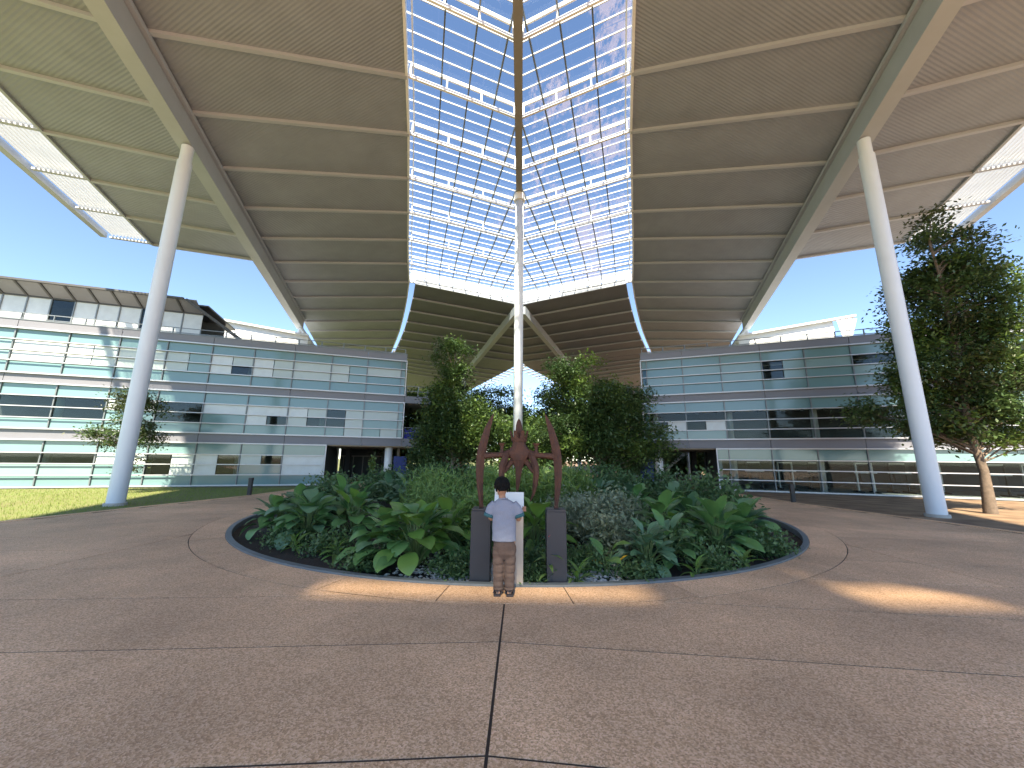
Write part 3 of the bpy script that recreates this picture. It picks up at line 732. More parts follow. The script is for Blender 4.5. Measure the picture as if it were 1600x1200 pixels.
# gym machines behind the ground floor glass
for k in range(9):
    s = -2.2-1.75*k; o = 1.6+(k % 3)*.7
    gm = empty('exercise_machine', FR(s, o, ZG[0]), ('pale framed' if k % 2 else 'dark framed')+' exercise machine '+['close behind the gym glass', 'midway into the gym', 'deep inside the gym'][k % 3], 'exercise machine', 'machines in the gym')
    def P_(a, b, z): return FR(s+a, o+b, ZG[0]+z)
    for a in (-.35, .35):
        MB().bar(P_(a, 0, 0), P_(a, 0, 1.6), .07, .07, up=(0, 1, 0)).build('upright', M['alu'] if k % 2 else M['dark'], gm)
        MB().bar(P_(a, -.6, .04), P_(a, .6, .04), .07, .07).build('foot', M['dark'], gm)
    MB().bar(P_(-.35, 0, 1.56), P_(.35, 0, 1.56), .07, .07).build('crossbar', M['alu'], gm)
    MB().bar(P_(0, -.5, .5), P_(0, .1, .5), .32, .09).build('seat', M['dark'], gm)
    MB().bar(P_(0, .12, .55), P_(0, .25, 1.15), .32, .08, up=(0, 1, 0)).build('backrest', M['dark'], gm)
    MB().bar(P_(-.5, -.15, 1.05), P_(.5, -.15, 1.05), .05, .05).build('handle', M['alu'], gm)
# stairs seen through the right passage
st = empty('steel_stair', FR(2.2, 14, 0), 'grey steel stair in the courtyard beyond the gym block passage', 'staircase')
for o in (13.6, 14.6):
    MB().bar(FR(3.4, o, .2), FR(.6, o, 2.6), .06, .26).build('stringer', M['alu'], st)
    MB().bar(FR(3.4, o, 1.1), FR(.6, o, 3.5), .05, .05).build('handrail', M['alu'], st)
for k in range(12):
    t = (k+.5)/12; MB().bar(FR(3.4-2.8*t, 13.6, .25+2.4*t), FR(3.4-2.8*t, 14.6, .25+2.4*t), .24, .04).build('tread', M['span'], st)
for sq in (3.3, .7):
    p = FR(sq, 14.1, 0); MB().tube([p-Vector((0, 0, .1)), p+Vector((0, 0, 2.6 if sq < 1 else .3))], .12, 12).build('post', M['white'], st)
# bollards
for sg in (-1, 1):
    bo = empty('bollard', (sg*11.28, 16.4, 0), 'black slanted post light at the path edge by the '+('lawn' if sg < 0 else 'bare soil strip'), 'bollard', 'path bollards')
    MB().loft([(sg*11.28, 16.4, -.02, .085, .06), (sg*11.28, 16.4, .62, .085, .06)], 12, 4).build('post', M['black'], bo)
    MB().loft([(sg*11.28, 16.4, .6205, .095, .07), (sg*11.28, 16.4, .72, .095, .07)], 12, 4).build('cap', M['black'], bo)

# ------------------------------------------------------------------ sculpture, plinths, lectern
SX, SY = .15, 5.60
def sp(cx, cy, dy=0.): return (SX+(cx-535)*.00134, SY+dy, .93+(1110-cy)*.00126)
scu = empty('rusty_sculpture', (SX, SY, .93), 'rusty steel sculpture of a crowned winged figure standing on two dark plinths', 'sculpture')
def blade(pts, name, parent=scu, n=6, flat=.8):
    MB().tube([sp(a, b, dy) for (a, b, rr, dy) in pts], [rr*.00158 for (a, b, rr, dy) in pts], n, True, flat).build(name, M['rust'], parent)
for q in (-1, 1):
    def X(c): return 535+q*(535-c)
    blade([(X(252), 55, 3, .0), (X(225), 130, 15, 0), (X(190), 230, 24, 0), (X(165), 330, 30, 0), (X(140), 440, 33, 0), (X(125), 540, 34, 0), (X(118), 640, 32, 0), (X(117), 760, 29, 0), (X(122), 880, 24, 0), (X(133), 1000, 19, 0), (X(143), 1092, 13, 0)], 'wing_blade', flat=1.3)
    blade([(X(165), 420, 4, 0), (X(172), 470, 26, 0), (X(150), 530, 30, 0), (X(150), 600, 22, 0), (X(135), 690, 5, 0)], 'wing_gusset', flat=.6)
    blade([(X(140), 540, 34, 0), (X(220), 535, 26, 0), (X(300), 530, 24, 0), (X(370), 525, 32, 0), (X(430), 520, 40, 0)], 'arm')
    c = sp(X(350), 505); MB().loft([(c[0], c[1], c[2]-.01, .035, .03), (c[0], c[1], c[2]+.05, .022, .02), (c[0], c[1], c[2]+.10, .03, .026), (c[0], c[1], c[2]+.135, .052, .045), (c[0], c[1], c[2]+.142, .052, .045)], 10).build('cup', M['rust'], scu)
    blade([(X(420), 485, 24, 0), (X(390), 560, 34, -.05), (X(358), 650, 34, -.08), (X(352), 740, 30, -.08), (X(362), 850, 25, -.07), (X(380), 950, 15, -.05), (X(418), 1045, 3, -.03)], 'side_leg', flat=.9)
    blade([(X(470), 590, 30, 0), (X(425), 640, 26, -.03), (X(385), 720, 14, -.06)], 'leg_brace', flat=.7)
    MB().box(sp(X(143), 0)[0]-.03, sp(X(143), 0)[0]+.03, SY-.03, SY+.03, .931, .965).build('foot_block', M['rust'], scu)
    pz = sp(X(150), 0)[0]
    pn = empty('sculpture_plinth', (pz, SY, 0), 'square charcoal plinth under the '+('wing beside the boy' if q > 0 else 'wing by the red flower'), 'plinth', 'plinths of the sculpture')
    MB().box(pz-.135, pz+.135, SY-.135, SY+.135, -.15, .90).build('pedestal', M['plinth'], pn, bevel=.004)
    MB().box(pz-.13, pz+.13, SY-.13, SY+.13, .9005, .93).build('cap_plate', M['plinth'], pn, bevel=.003)
tz = MB(); rings = [(660, 50, .05), (610, 74, .065), (560, 104, .075), (520, 126, .075), (485, 134, .07), (462, 112, .07), (435, 86, .07), (405, 72, .07), (355, 70, .07)]
tz.loft([(SX, SY, sp(0, cy)[2], w*.00134, d) for cy, w, d in rings], 10).build('torso', M['rust'], scu)
blade([(535, 590, 62, 0), (535, 680, 46, -.01), (530, 780, 32, -.02), (522, 880, 22, -.02), (515, 955, 5, -.02)], 'centre_leg')
MB().loft([(SX, SY, sp(0, 375)[2], .108, .09), (SX, SY, sp(0, 345)[2], .118, .10)], 12).build('crown_band', M['rust'], scu)
for k in range(8):
    th = 2*math.pi*(k+.5)/8; c, q = math.cos(th), math.sin(th); zb = sp(0, 346)[2]
    a = [(SX+.117*math.cos(th+o), SY+.099*math.sin(th+o), zb) for o in (-.36, .36)]+[(SX+.10*math.cos(th+o), SY+.083*math.sin(th+o), zb) for o in (.36, -.36)]
    t = [(SX+.145*math.cos(th+o), SY+.122*math.sin(th+o), zb+.115) for o in (-.16, .16)]+[(SX+.13*math.cos(th+o), SY+.11*math.sin(th+o), zb+.115) for o in (.16, -.16)]
    MB().hexa(a+t).build('crown_point', M['rust'], scu)
blade([(535, 345, 32, 0), (535, 260, 33, 0), (533, 190, 27, 0), (532, 140, 16, 0), (532, 110, 3, 0)], 'horn', flat=1.2)
lc = empty('sign_lectern', (.03, 5.34, 0), 'pale steel lectern with a white information face at the bed edge', 'lectern')
MB().box(-.17, .215, 5.30, 5.36, -.1, 1.0).build('post_panel', M['steel'], lc, bevel=.004)
MB().hexa([(-.175, 5.24, .97), (.22, 5.24, .97), (.22, 5.27, .955), (-.175, 5.27, .955), (-.175, 5.42, 1.16), (.22, 5.42, 1.16), (.22, 5.45, 1.145), (-.175, 5.45, 1.145)]).build('sign_plate', M['signw'], lc)

# ------------------------------------------------------------------ boy
boy = empty('person', (-.01, 5.0, 0), 'boy in grey t-shirt and brown trousers reading the lectern, seen from behind', 'person')
def remesh(mb, voxel, name, material):
    me = mb.mesh(name, material); o = bpy.data.objects.new(name, me); COL.objects.link(o)
    md = o.modifiers.new('r', 'REMESH'); md.mode = 'VOXEL'; md.voxel_size = voxel
    sm = o.modifiers.new('s', 'SMOOTH'); sm.factor = .5; sm.iterations = 3
    dg = bpy.context.evaluated_depsgraph_get(); dg.update(); e = o.evaluated_get(dg); me2 = bpy.data.meshes.new_from_object(e)
    bpy.data.objects.remove(o); me2.polygons.foreach_set('use_smooth', [True]*len(me2.polygons)); me2.materials.clear(); me2.materials.append(material)
    return me2
Y0 = 5.0
b = MB()
HX, HY, HZ = -.065, Y0+.03, 1.265
b.loft([(HX, HY-.0, HZ-.115, .03, .04), (HX, HY, HZ-.10, .05, .065), (HX, HY, HZ-.06, .066, .082), (HX, HY-.005, HZ, .074, .092), (HX, HY-.005, HZ+.05, .070, .088), (HX, HY, HZ+.09, .048, .06), (HX, HY, HZ+.105, .015, .02)], 18)
b.tube([(HX-.06, HY+.075, HZ-.02), (HX-.07, HY+.105, HZ-.035)], [.02, .012], 8)           # nose, face turned to the left
b.tube([(-.045, Y0+.0, 1.06), (-.055, Y0+.015, 1.12), (HX, HY-.01, HZ-.07)], [.05, .045, .045], 12)
b.loft([(-.02, Y0, .60, .125, .08), (-.02, Y0, .70, .12, .08), (-.025, Y0, .85, .125, .085), (-.03, Y0, .98, .145, .085), (-.035, Y0, 1.04, .13, .07), (-.04, Y0, 1.08, .06, .05)], 18)
for sx in (-1, 1):
    hx = -.02+sx*.065
    b.tube([(hx, Y0, .64), (hx+sx*.002, Y0+.01, .36), (hx, Y0, .10), (hx, Y0, .05)], [.075, .052, .036, .036], 12)
    b.tube([(hx, Y0-.05, .035), (hx+sx*.012, Y0+.05, .03), (hx+sx*.02, Y0+.13, .022)], [.032, .038, .025], 10, flat=.8)
# right arm: elbow out, forearm up to the lectern edge
b.tube([(.105, Y0, 1.04), (.145, Y0-.005, .95), (.150, Y0+.01, .865)], [.045, .037, .033], 10)
b.tube([(.150, Y0+.01, .865), (.172, Y0+.11, .90), (.195, Y0+.20, .935)], [.033, .029, .022], 10)
b.tube([(.195, Y0+.20, .935), (.212, Y0+.25, .95), (.222, Y0+.275, .955)], [.024, .028, .022], 8, flat=.7)
for k in range(4):
    z = .925+k*.019; ln = (.8, 1, 1.05, .9)[k]
    b.tube([(.226, Y0+.26, z+.01), (.246, Y0+.295, z), (.243, Y0+.295+.03*ln, z-.003), (.225, Y0+.30+.045*ln, z-.005)], [.0095, .009, .0085, .007], 6)
b.tube([(.212, Y0+.24, .972), (.205, Y0+.27, .99), (.200, Y0+.292, .985)], [.010, .009, .008], 6)
# left arm bent forward
b.tube([(-.165, Y0, 1.04), (-.20, Y0, .95), (-.195, Y0+.03, .865)], [.045, .037, .033], 10)
b.tube([(-.195, Y0+.03, .865), (-.15, Y0+.13, .90), (-.10, Y0+.21, .95)], [.033, .028, .022], 10)
b.tube([(-.10, Y0+.21, .95), (-.085, Y0+.245, .965), (-.075, Y0+.27, .97)], [.024, .026, .02], 8, flat=.7)
for k in range(4): b.tube([(-.085+.0*k, Y0+.26, .948+k*.017), (-.062, Y0+.285, .945+k*.017), (-.045, Y0+.29, .945+k*.017)], [.009, .009, .007], 6)
link('body', remesh(b, .007, 'body', M['skin']), boy)
# hair, ears, mask
h = MB(); h.loft([(HX+.012, HY-.035, HZ-.055, .060, .055), (HX+.01, HY-.03, HZ-.02, .080, .078), (HX+.006, HY-.018, HZ+.03, .090, .098), (HX+.002, HY-.006, HZ+.075, .086, .098), (HX, HY, HZ+.105, .062, .072), (HX, HY, HZ+.122, .02, .03)], 20)
for k in range(150):
    th = rng.uniform(0, 6.28); z = HZ+rng.uniform(-.05, .11); q = 1-max(0, (z-HZ-.03)/.095)**2*.75
    x = HX+.006+.088*q*math.cos(th); y = HY-.02+.095*q*math.sin(th)
    if math.sin(th) > .3 and z < HZ+.05: continue
    h.tube([(x, y, z), (x+.010*math.cos(th), y+.010*math.sin(th), z-.012), (x+.008*math.cos(th), y+.008*math.sin(th), z-.032)], [.012, .009, .002], 5)
link('hair', remesh(h, .006, 'hair', M['hair']), boy)
MB().tube([(HX-.076, HY+.0, HZ-.03), (HX-.088, HY-.008, HZ-.005), (HX-.078, HY-.004, HZ+.018)], [.010, .015, .008], 8).build('ear', M['skin'], boy, smooth=True)
MB().tube([(HX+.074, HY+.0, HZ-.03), (HX+.084, HY-.008, HZ-.005), (HX+.076, HY-.004, HZ+.018)], [.010, .015, .008], 8).build('ear', M['skin'], boy, smooth=True)
mk = MB().loft([(HX-.022, HY+.03, HZ-.112, .045, .055), (HX-.025, HY+.04, HZ-.085, .064, .072), (HX-.025, HY+.042, HZ-.05, .066, .076), (HX-.02, HY+.036, HZ-.02, .060, .072)], 16)
mk.build('face_mask', M['mask'], boy, smooth=True)
MB().tube([(HX-.085, HY+.045, HZ-.04), (HX-.084, HY+.01, HZ-.02), (HX-.082, HY-.012, HZ-.012)], .003, 6).build('mask_strap', M['mask'], boy)
# shirt with raglan sleeves, slightly wrinkled
def cloth_noise(mb, amp, fz, seed):
    rn = random.Random(seed); ph = [rn.uniform(0, 6.28) for _ in range(6)]
    mb.v = [(x+amp*math.sin(fz*z+14*y+ph[0]+9*x), y+amp*(math.sin(fz*1.3*z+18*x+ph[1])+.6*math.sin(fz*2.3*z-25*x+ph[2])), z) for (x, y, z) in mb.v]; return mb
t = MB()
def dens(rings, n):
    out = []
    for a, b_ in zip(rings, rings[1:]):
        for k in range(n): out.append(tuple(a[i]+(b_[i]-a[i])*k/n for i in range(5)))
    return out+[rings[-1]]
t.loft(dens([(-.025, Y0, .615, .150, .108), (-.025, Y0, .70, .148, .108), (-.027, Y0, .85, .146, .104), (-.03, Y0, .97, .160, .102), (-.033, Y0, 1.04, .155, .088), (-.038, Y0+.003, 1.085, .105, .068), (-.045, Y0+.006, 1.108, .064, .058)], 5), 36, 2.3)
t.tube([(.075, Y0, 1.05), (.125, Y0-.002, .995), (.155, Y0-.004, .925)], [.062, .066, .066], 14)
t.tube([(-.135, Y0, 1.05), (-.185, Y0, .995), (-.212, Y0+.0, .925)], [.062, .066, .066], 14)
link('t_shirt', remesh(cloth_noise(t, .003, 30, 1), .008, 't_shirt', M['shirt']), boy)
for (a, b_) in (((.153, Y0-.004, .932), (.166, Y0-.005, .893)), ((-.210, Y0, .932), (-.222, Y0, .893))):
    MB().tube([a, b_], [.068, .067], 14).build('sleeve_trim', M['teals'], boy, smooth=True)
MB().tube([(-.045, Y0+.006, 1.103), (-.046, Y0+.008, 1.116)], [.064, .060], 16).build('collar', M['shirt'], boy, smooth=True)
# trousers
t = MB()
t.loft(dens([(-.02, Y0, .40, .085, .06), (-.02, Y0, .47, .128, .094), (-.02, Y0, .56, .136, .102), (-.022, Y0, .635, .132, .095)], 4), 28, 2.3)
for sx in (-1, 1):
    hx = -.02+sx*.066
    pts = [(hx+sx*.0, Y0, .54)]+[(hx+sx*.002+.004*math.sin(k*1.9), Y0+.006*math.sin(k*2.3), .54-.46*k/14) for k in range(1, 15)]
    rd = [.082]+[.080-.020*k/14 for k in range(1, 15)]
    t.tube(pts, rd, 16)
link('trousers', remesh(cloth_noise(t, .0016, 17, 2), .007, 'trousers', M['trouser']), boy)
for sx in (-1, 1):
    hx = -.02+sx*.066
    MB().tube([(hx, Y0, .085), (hx, Y0, .055)], [.064, .062], 16).build('cuff', M['trouser'], boy, smooth=True)
    fx = -.02+sx*.075
    sd = MB().prism([(fx-.042, Y0-.095), (fx+.042, Y0-.095), (fx+.05+sx*.01, Y0+.06), (fx+.038+sx*.012, Y0+.16), (fx-.030+sx*.012, Y0+.165), (fx-.046+sx*.006, Y0+.06)], .0025, .024)
    so_ = sd.build('sandal', M['sandal'], boy, bevel=.004)
    MB().tube([(fx-.048, Y0-.03, .02), (fx-.04, Y0-.02, .06), (fx, Y0-.075, .055), (fx+.04, Y0-.02, .06), (fx+.048, Y0-.03, .02)], .009, 6).build('strap', M['sandal'], so_)
    MB().tube([(fx-.046, Y0+.07, .02), (fx-.02, Y0+.075, .062), (fx+.025, Y0+.075, .062), (fx+.05, Y0+.07, .02)], .010, 6).build('strap', M['sandal'], so_)

# ------------------------------------------------------------------ planting
def leaf_mesh(name, material, width, curl, fold, wav=0.0, tip=1.0, nx=4, ny=8):
    """leaf along +Y, unit length, arching down; folded along the midrib"""
    vs, fs = [], []
    for j in range(ny+1):
        t = j/ny; wd = width*math.sin(math.pi*min(1, (t*.96+.02))**tip)**.75; ang = curl*t
        y = math.sin(ang)/curl if abs(curl) > 1e-3 else t; z = -(1-math.cos(ang))/curl if abs(curl) > 1e-3 else 0
        for i in range(nx+1):
            q = (i/nx*2-1); vs.append((q*wd, y, z+fold*abs(q)*wd+wav*math.sin(t*13+q*2)*abs(q)))
    for j in range(ny):
        for i in range(nx): a = j*(nx+1)+i; fs.append((a, a+1, a+nx+2, a+nx+1))
    me = bpy.data.meshes.new(name); me.from_pydata(vs, [], fs); me.polygons.foreach_set('use_smooth', [True]*len(fs)); me.materials.append(material); return me
LM = {}
for kk, mm in (('g', 'leafBig'), ('b', 'leafBig2'), ('l', 'leafLime')):
    LM[kk] = [leaf_mesh('leaf', M[mm], (.26+.025*v), .5+.35*v, .32-.08*v, .018, 1.0+.1*v) for v in range(4)]
LM['n'] = [leaf_mesh('leaf', M[mm], .13, .9, .5, .0, .8) for mm in ('leafLime', 'shrub', 'shrub')]
LM['y'] = [leaf_mesh('leaf', M['yellow'], .16, .3, .6, .02)]
rp = random.Random(21)
def leafy_plant(name, x, y, n, h, ll, kinds, label, group=None, spread=1.0, cat='plant', lean=(0, 0)):
    n = int(n*2.5) if h > .7 else n; z0 = soil_z(x, y)-.02; pt = empty(name, (x, y, z0), label, cat, group); st = MB()
    for k in range(n):
        t = (k+.5)/n; az = k*2.39996+rp.uniform(-.3, .3); el = R(74-78*t**.9)+rp.uniform(-.12, .12)      # inner leaves upright, outer ones flat
        hh = h*(1-.62*t)*rp.uniform(.8, 1.1); out = (.06+.36*t)*h*spread
        bx, by = rp.uniform(-.06, .06)*spread, rp.uniform(-.06, .06)*spread
        L = ll*(.95 if h > .7 else 1)*rp.uniform(.7, 1.12)
        p1 = Vector((x+bx+math.cos(az)*out+lean[0]*hh, y+by+math.sin(az)*out+lean[1]*hh, z0+hh*.72)); p0 = Vector((x+bx*.6, y+by*.6, z0))
        pm = p0.lerp(p1, .5)+Vector((0, 0, .08*h)); st.tube([p0, pm, p1], [.011, .009, .007], 5, False)
        kd = kinds[int(rp.random()*len(kinds))]; me = LM[kd][int(rp.random()*len(LM[kd]))]
        o = bpy.data.objects.new('leaf', me); COL.objects.link(o); o.parent = pt
        dirv = Vector((math.cos(az)*math.cos(el), math.sin(az)*math.cos(el), math.sin(el))); sd = Vector((-math.sin(az), math.cos(az), 0)); sd = (sd+Vector((0, 0, rp.uniform(-.35, .35)))).normalized()
        nz = dirv.cross(-sd).normalized()
        if nz.z < 0: nz = -nz
        xs = dirv.cross(nz).normalized()
        mt = Matrix((xs, dirv, nz)).transposed().to_4x4(); mt = mt @ Matrix.Scale(L, 4); mt.translation = p1-Vector((x, y, z0)); o.matrix_local = mt
    st.build('stems', M['stem'], pt)
    return pt
big = 'clumps of broad paddle leaves'
spots = [(-4.7, 8.7, 15, 1.05, .50, 'ggb'), (-4.1, 8.0, 15, 1.0, .50, 'ggb'), (-5.2, 8.7, 12, .8, .46, 'ggb'), (-3.3, 8.3, 14, 1.05, .50, 'ggl'), (-5.5, 9.8, 12, .85, .46, 'gb'), (-4.1, 9.6, 13, 1.1, .5, 'gb')]
for a in spots: leafy_plant('paddle_leaf_plant', *a, 'broad paddle leaved plant in the dense clump beside the lawn end of the bed', big)
for a in [(-1.45, 6.25, 20, 1.08, .52, 'ggl'), (-1.95, 6.6, 15, .95, .48, 'ggb'), (-1.0, 6.75, 14, 1.0, .46, 'gl')]: leafy_plant('paddle_leaf_plant', *a, 'tall bright paddle leaved plant by the rim near the pebbles', big)
for a in [(3.8, 7.5, 16, .95, .52, 'gg'), (4.6, 8.1, 15, .9, .5, 'ggb'), (3.1, 8.2, 14, 1.0, .5, 'ggl'), (4.9, 8.6, 13, .85, .48, 'gb'), (3.9, 8.8, 14, .95, .5, 'ggb')]: leafy_plant('paddle_leaf_plant', *a, 'dark paddle leaved plant in the clump at the gym side of the bed', big)
for a in [(2.15, 6.35, 15, .75, .36, 'b'), (2.6, 6.75, 12, .75, .36, 'bg')]: leafy_plant('paddle_leaf_plant', *a, 'grey green paddle leaved plant beside the yellow leaved one', big)
for a in [(-3.6, 12.6, 12, 1.0, .5, 'b'), (-2.7, 12.0, 12, .95, .5, 'bg'), (-4.4, 13.6, 11, 1.0, .5, 'b')]: leafy_plant('paddle_leaf_plant', *a, 'blue green paddle leaved plant before the passage with the vine', big)
for a in [(2.6, 12.4, 12, 1.0, .5, 'b'), (3.6, 12.0, 12, .95, .5, 'bg'), (4.5, 11.2, 12, .9, .5, 'gb'), (3.2, 10.3, 12, .9, .46, 'gg')]: leafy_plant('paddle_leaf_plant', *a, 'blue green paddle leaved plant towards the stair passage', big)
leafy_plant('yellow_leaf_plant', 1.42, 5.98, 5, .55, .36, 'gl', 'young plant with one yellow leaf at the bed rim')
yl = leafy_plant('yellow_leaf', 1.55, 5.95, 2, .50, .26, 'y', 'upright yellow leaves beside a broad green one at the rim')
for (x, y, lab) in ((.95, 5.62, 'small bright rosette plant beside the pebbles and plinth'), (2.75, 6.05, 'small rosette plant under the grey green clump'), (3.75, 6.6, 'small rosette plant under the dark paddle leaves'), (-2.9, 6.75, 'small rosette plant under the lawn side clump'), (-3.9, 7.2, 'low rosette plant where the rim turns toward the lawn'), (.62, 5.95, 'low leafy plant at the foot of the plinth')):
    leafy_plant('rosette_plant', x, y, 13, .26, .30, 'n', lab, 'rosette plants along the rim', .6)
leafy_plant('fan_leaf_plant', .42, 7.0, 16, .95, .55, 'nl', 'bright arching leafy plant behind the lectern', None, .8)
# red flower
rf = empty('red_flower', (.56, 5.52, 0), 'single red flower on a leafy stalk before the plinth', 'flower')
MB().tube([(.56, 5.5, -.1), (.55, 5.49, .3), (.565, 5.48, .52)], .006, 6).build('stalk', M['stem'], rf)
for k in range(7):
    a = k*.9; MB().tube([(.565, 5.48, .50+.012*k), (.565+.02*math.cos(a), 5.48+.02*math.sin(a), .53+.012*k)], [.008, .003], 5).build('petal', M['red'], rf)
for k in range(9):
    o = bpy.data.objects.new('leaf', LM['n'][1]); COL.objects.link(o); o.parent = rf; o.location = (0, -.02, .05+.04*k); o.rotation_euler = (.3, 0, k*2.4); o.scale = (.22, .22, .22)
# fine-leaved shrubs: one foliage mesh per variety, copied
def foliage(n, rx, rz, ls, seed, bias=.5, base=.12, clumps=0, narrow=.45):
    rn = random.Random(seed); vs, fs = [], []
    cl = []
    for c in range(clumps):
        th = rn.uniform(0, 6.28); q = rn.random()**.5; zz = rn.random()
        cl.append((math.cos(th)*q*rx*(1-.35*zz), math.sin(th)*q*rx*(1-.35*zz), base+zz*rz))
    for i in range(n):
        if clumps:
            c = cl[int(rn.random()*clumps)]; sg_ = rx*.24; p = Vector((c[0]+rn.gauss(0, sg_), c[1]+rn.gauss(0, sg_), max(.03, c[2]+rn.gauss(0, sg_*.8))))
        else:
            th = rn.uniform(0, 6.28); q = rn.random()**.4; zz = rn.random()**.7; p = Vector((math.cos(th)*q*rx, math.sin(th)*q*rx, base+zz*rz*(1-.4*q*q)))
        d_ = Vector((rn.gauss(0, 1), rn.gauss(0, 1), rn.gauss(bias, .7))).normalized(); s_ = d_.cross(Vector((rn.gauss(0, 1), rn.gauss(0, 1), rn.gauss(0, 1)))).normalized()
        L = ls*rn.uniform(.6, 1.3); W = L*narrow
        k = len(vs); vs += [tuple(p), tuple(p+d_*L*.5+s_*W*.5), tuple(p+d_*L), tuple(p+d_*L*.5-s_*W*.5)]; fs.append((k, k+1, k+2, k+3))
    return vs, fs
def fol_mesh(name, material, *a, **kw):
    vs, fs = foliage(*a, **kw); me = bpy.data.meshes.new(name); me.from_pydata(vs, [], fs); me.materials.append(material); return me
def stem_mesh(rx, rz, seed, material, n=9):
    rn = random.Random(seed); mb = MB()
    for k in range(n):
        th = rn.uniform(0, 6.28); q = rn.random()*rx*.8; mb.tube([(0.06*math.cos(th), .06*math.sin(th), 0), (q*.5*math.cos(th), q*.5*math.sin(th), rz*.5), (q*math.cos(th), q*math.sin(th), rz*.95)], [.014, .01, .005], 5, False)
    return mb.mesh('stems', material)
SH = {}
for key, mt_, n, rx, rz, ls, cl, nar in (('grassy', 'shrub', 3600, .75, .75, .15, 30, .22), ('dark', 'shrubD', 2600, .75, .75, .12, 28, .5), ('varieg', 'varieg', 2600, .75, .62, .11, 34, .5), ('fern', 'fern', 2600, .8, .7, .2, 26, .18), ('low', 'shrubD', 1500, .6, .2, .09, 30, .55)):
    SH[key] = (fol_mesh('foliage', M[mt_], n, rx, rz, ls, hash(key) % 97 if False else len(key)*7, clumps=cl, narrow=nar), stem_mesh(rx, rz, len(key), M['stem']))
def shrub(key, x, y, sc, lab, grp):
    o = empty('shrub', (x, y, soil_z(x, y)-.03), lab, 'shrub', grp); o.rotation_euler = (0, 0, rp.uniform(0, 6.28))
    for nm, me in (('foliage', SH[key][0]), ('stems', SH[key][1])):
        c = bpy.data.objects.new(nm, me); COL.objects.link(c); c.parent = o; c.scale = (sc, sc, sc*rp.uniform(.9, 1.15))
for (x, y, s_) in ((-1.6, 8.4, .9), (-.7, 8.0, .85), (-1.9, 9.7, .95), (-.7, 9.4, .9), (-2.3, 10.9, 1.0), (-1.1, 11.0, 1.0), (-.4, 7.2, .8)): shrub('grassy', x, y, s_, 'fine leaved green shrub between the lawn side clump and the sculpture', 'fine leaved shrubs')
for (x, y, s_) in ((1.2, 8.1, .8), (2.0, 8.5, .85), (1.5, 9.5, .9), (2.4, 9.4, .9), (1.7, 7.3, .8)): shrub('varieg', x, y, s_, 'cream variegated shrub behind the plinth by the red flower', 'variegated shrubs')
for (x, y, s_) in ((-.2, 11.9, 1.0), (.9, 11.2, 1.0), (1.6, 11.6, 1.0), (-.9, 13.0, 1.1), (.6, 13.2, 1.1), (1.8, 13.2, 1.1), (-.1, 9.8, 1.0), (.8, 9.6, 1.0)): shrub('fern', x, y, s_, 'yellow green feathery shrub behind the sculpture', 'feathery shrubs')
for (x, y, s_) in ((-5.2, 11.0, .95), (-5.6, 12.6, 1.0), (-4.6, 15.2, 1.1), (-2.8, 14.5, 1.1), (-1.4, 15.2, 1.15), (.6, 15.4, 1.15), (2.2, 15.0, 1.15), (3.8, 14.2, 1.1), (5.3, 12.8, 1.0), (5.4, 10.9, 1.1), (-3.4, 17.2, 1.3), (-1.0, 17.6, 1.3), (1.7, 17.4, 1.3), (3.8, 16.8, 1.3), (5.4, 15.0, 1.15), (-5.4, 15.6, 1.1)): shrub('dark', x, y, s_, 'dark leafy shrub in the back half of the bed', 'dark shrubs')
for (x, y, s_) in ((-.75, 5.95, .7), (.35, 5.7, .55), (1.15, 6.25, .7), (-2.2, 6.2, .7), (1.85, 5.95, .6), (3.2, 6.5, .7), (-3.2, 7.0, .7), (4.6, 7.5, .8), (-4.3, 7.6, .7), (0.5, 6.4, .7), (-.5, 6.7, .8), (2.9, 7.4, .9)): shrub('low', x, y, s_, 'low dark ground cover patch near the front rim', 'ground cover patches')

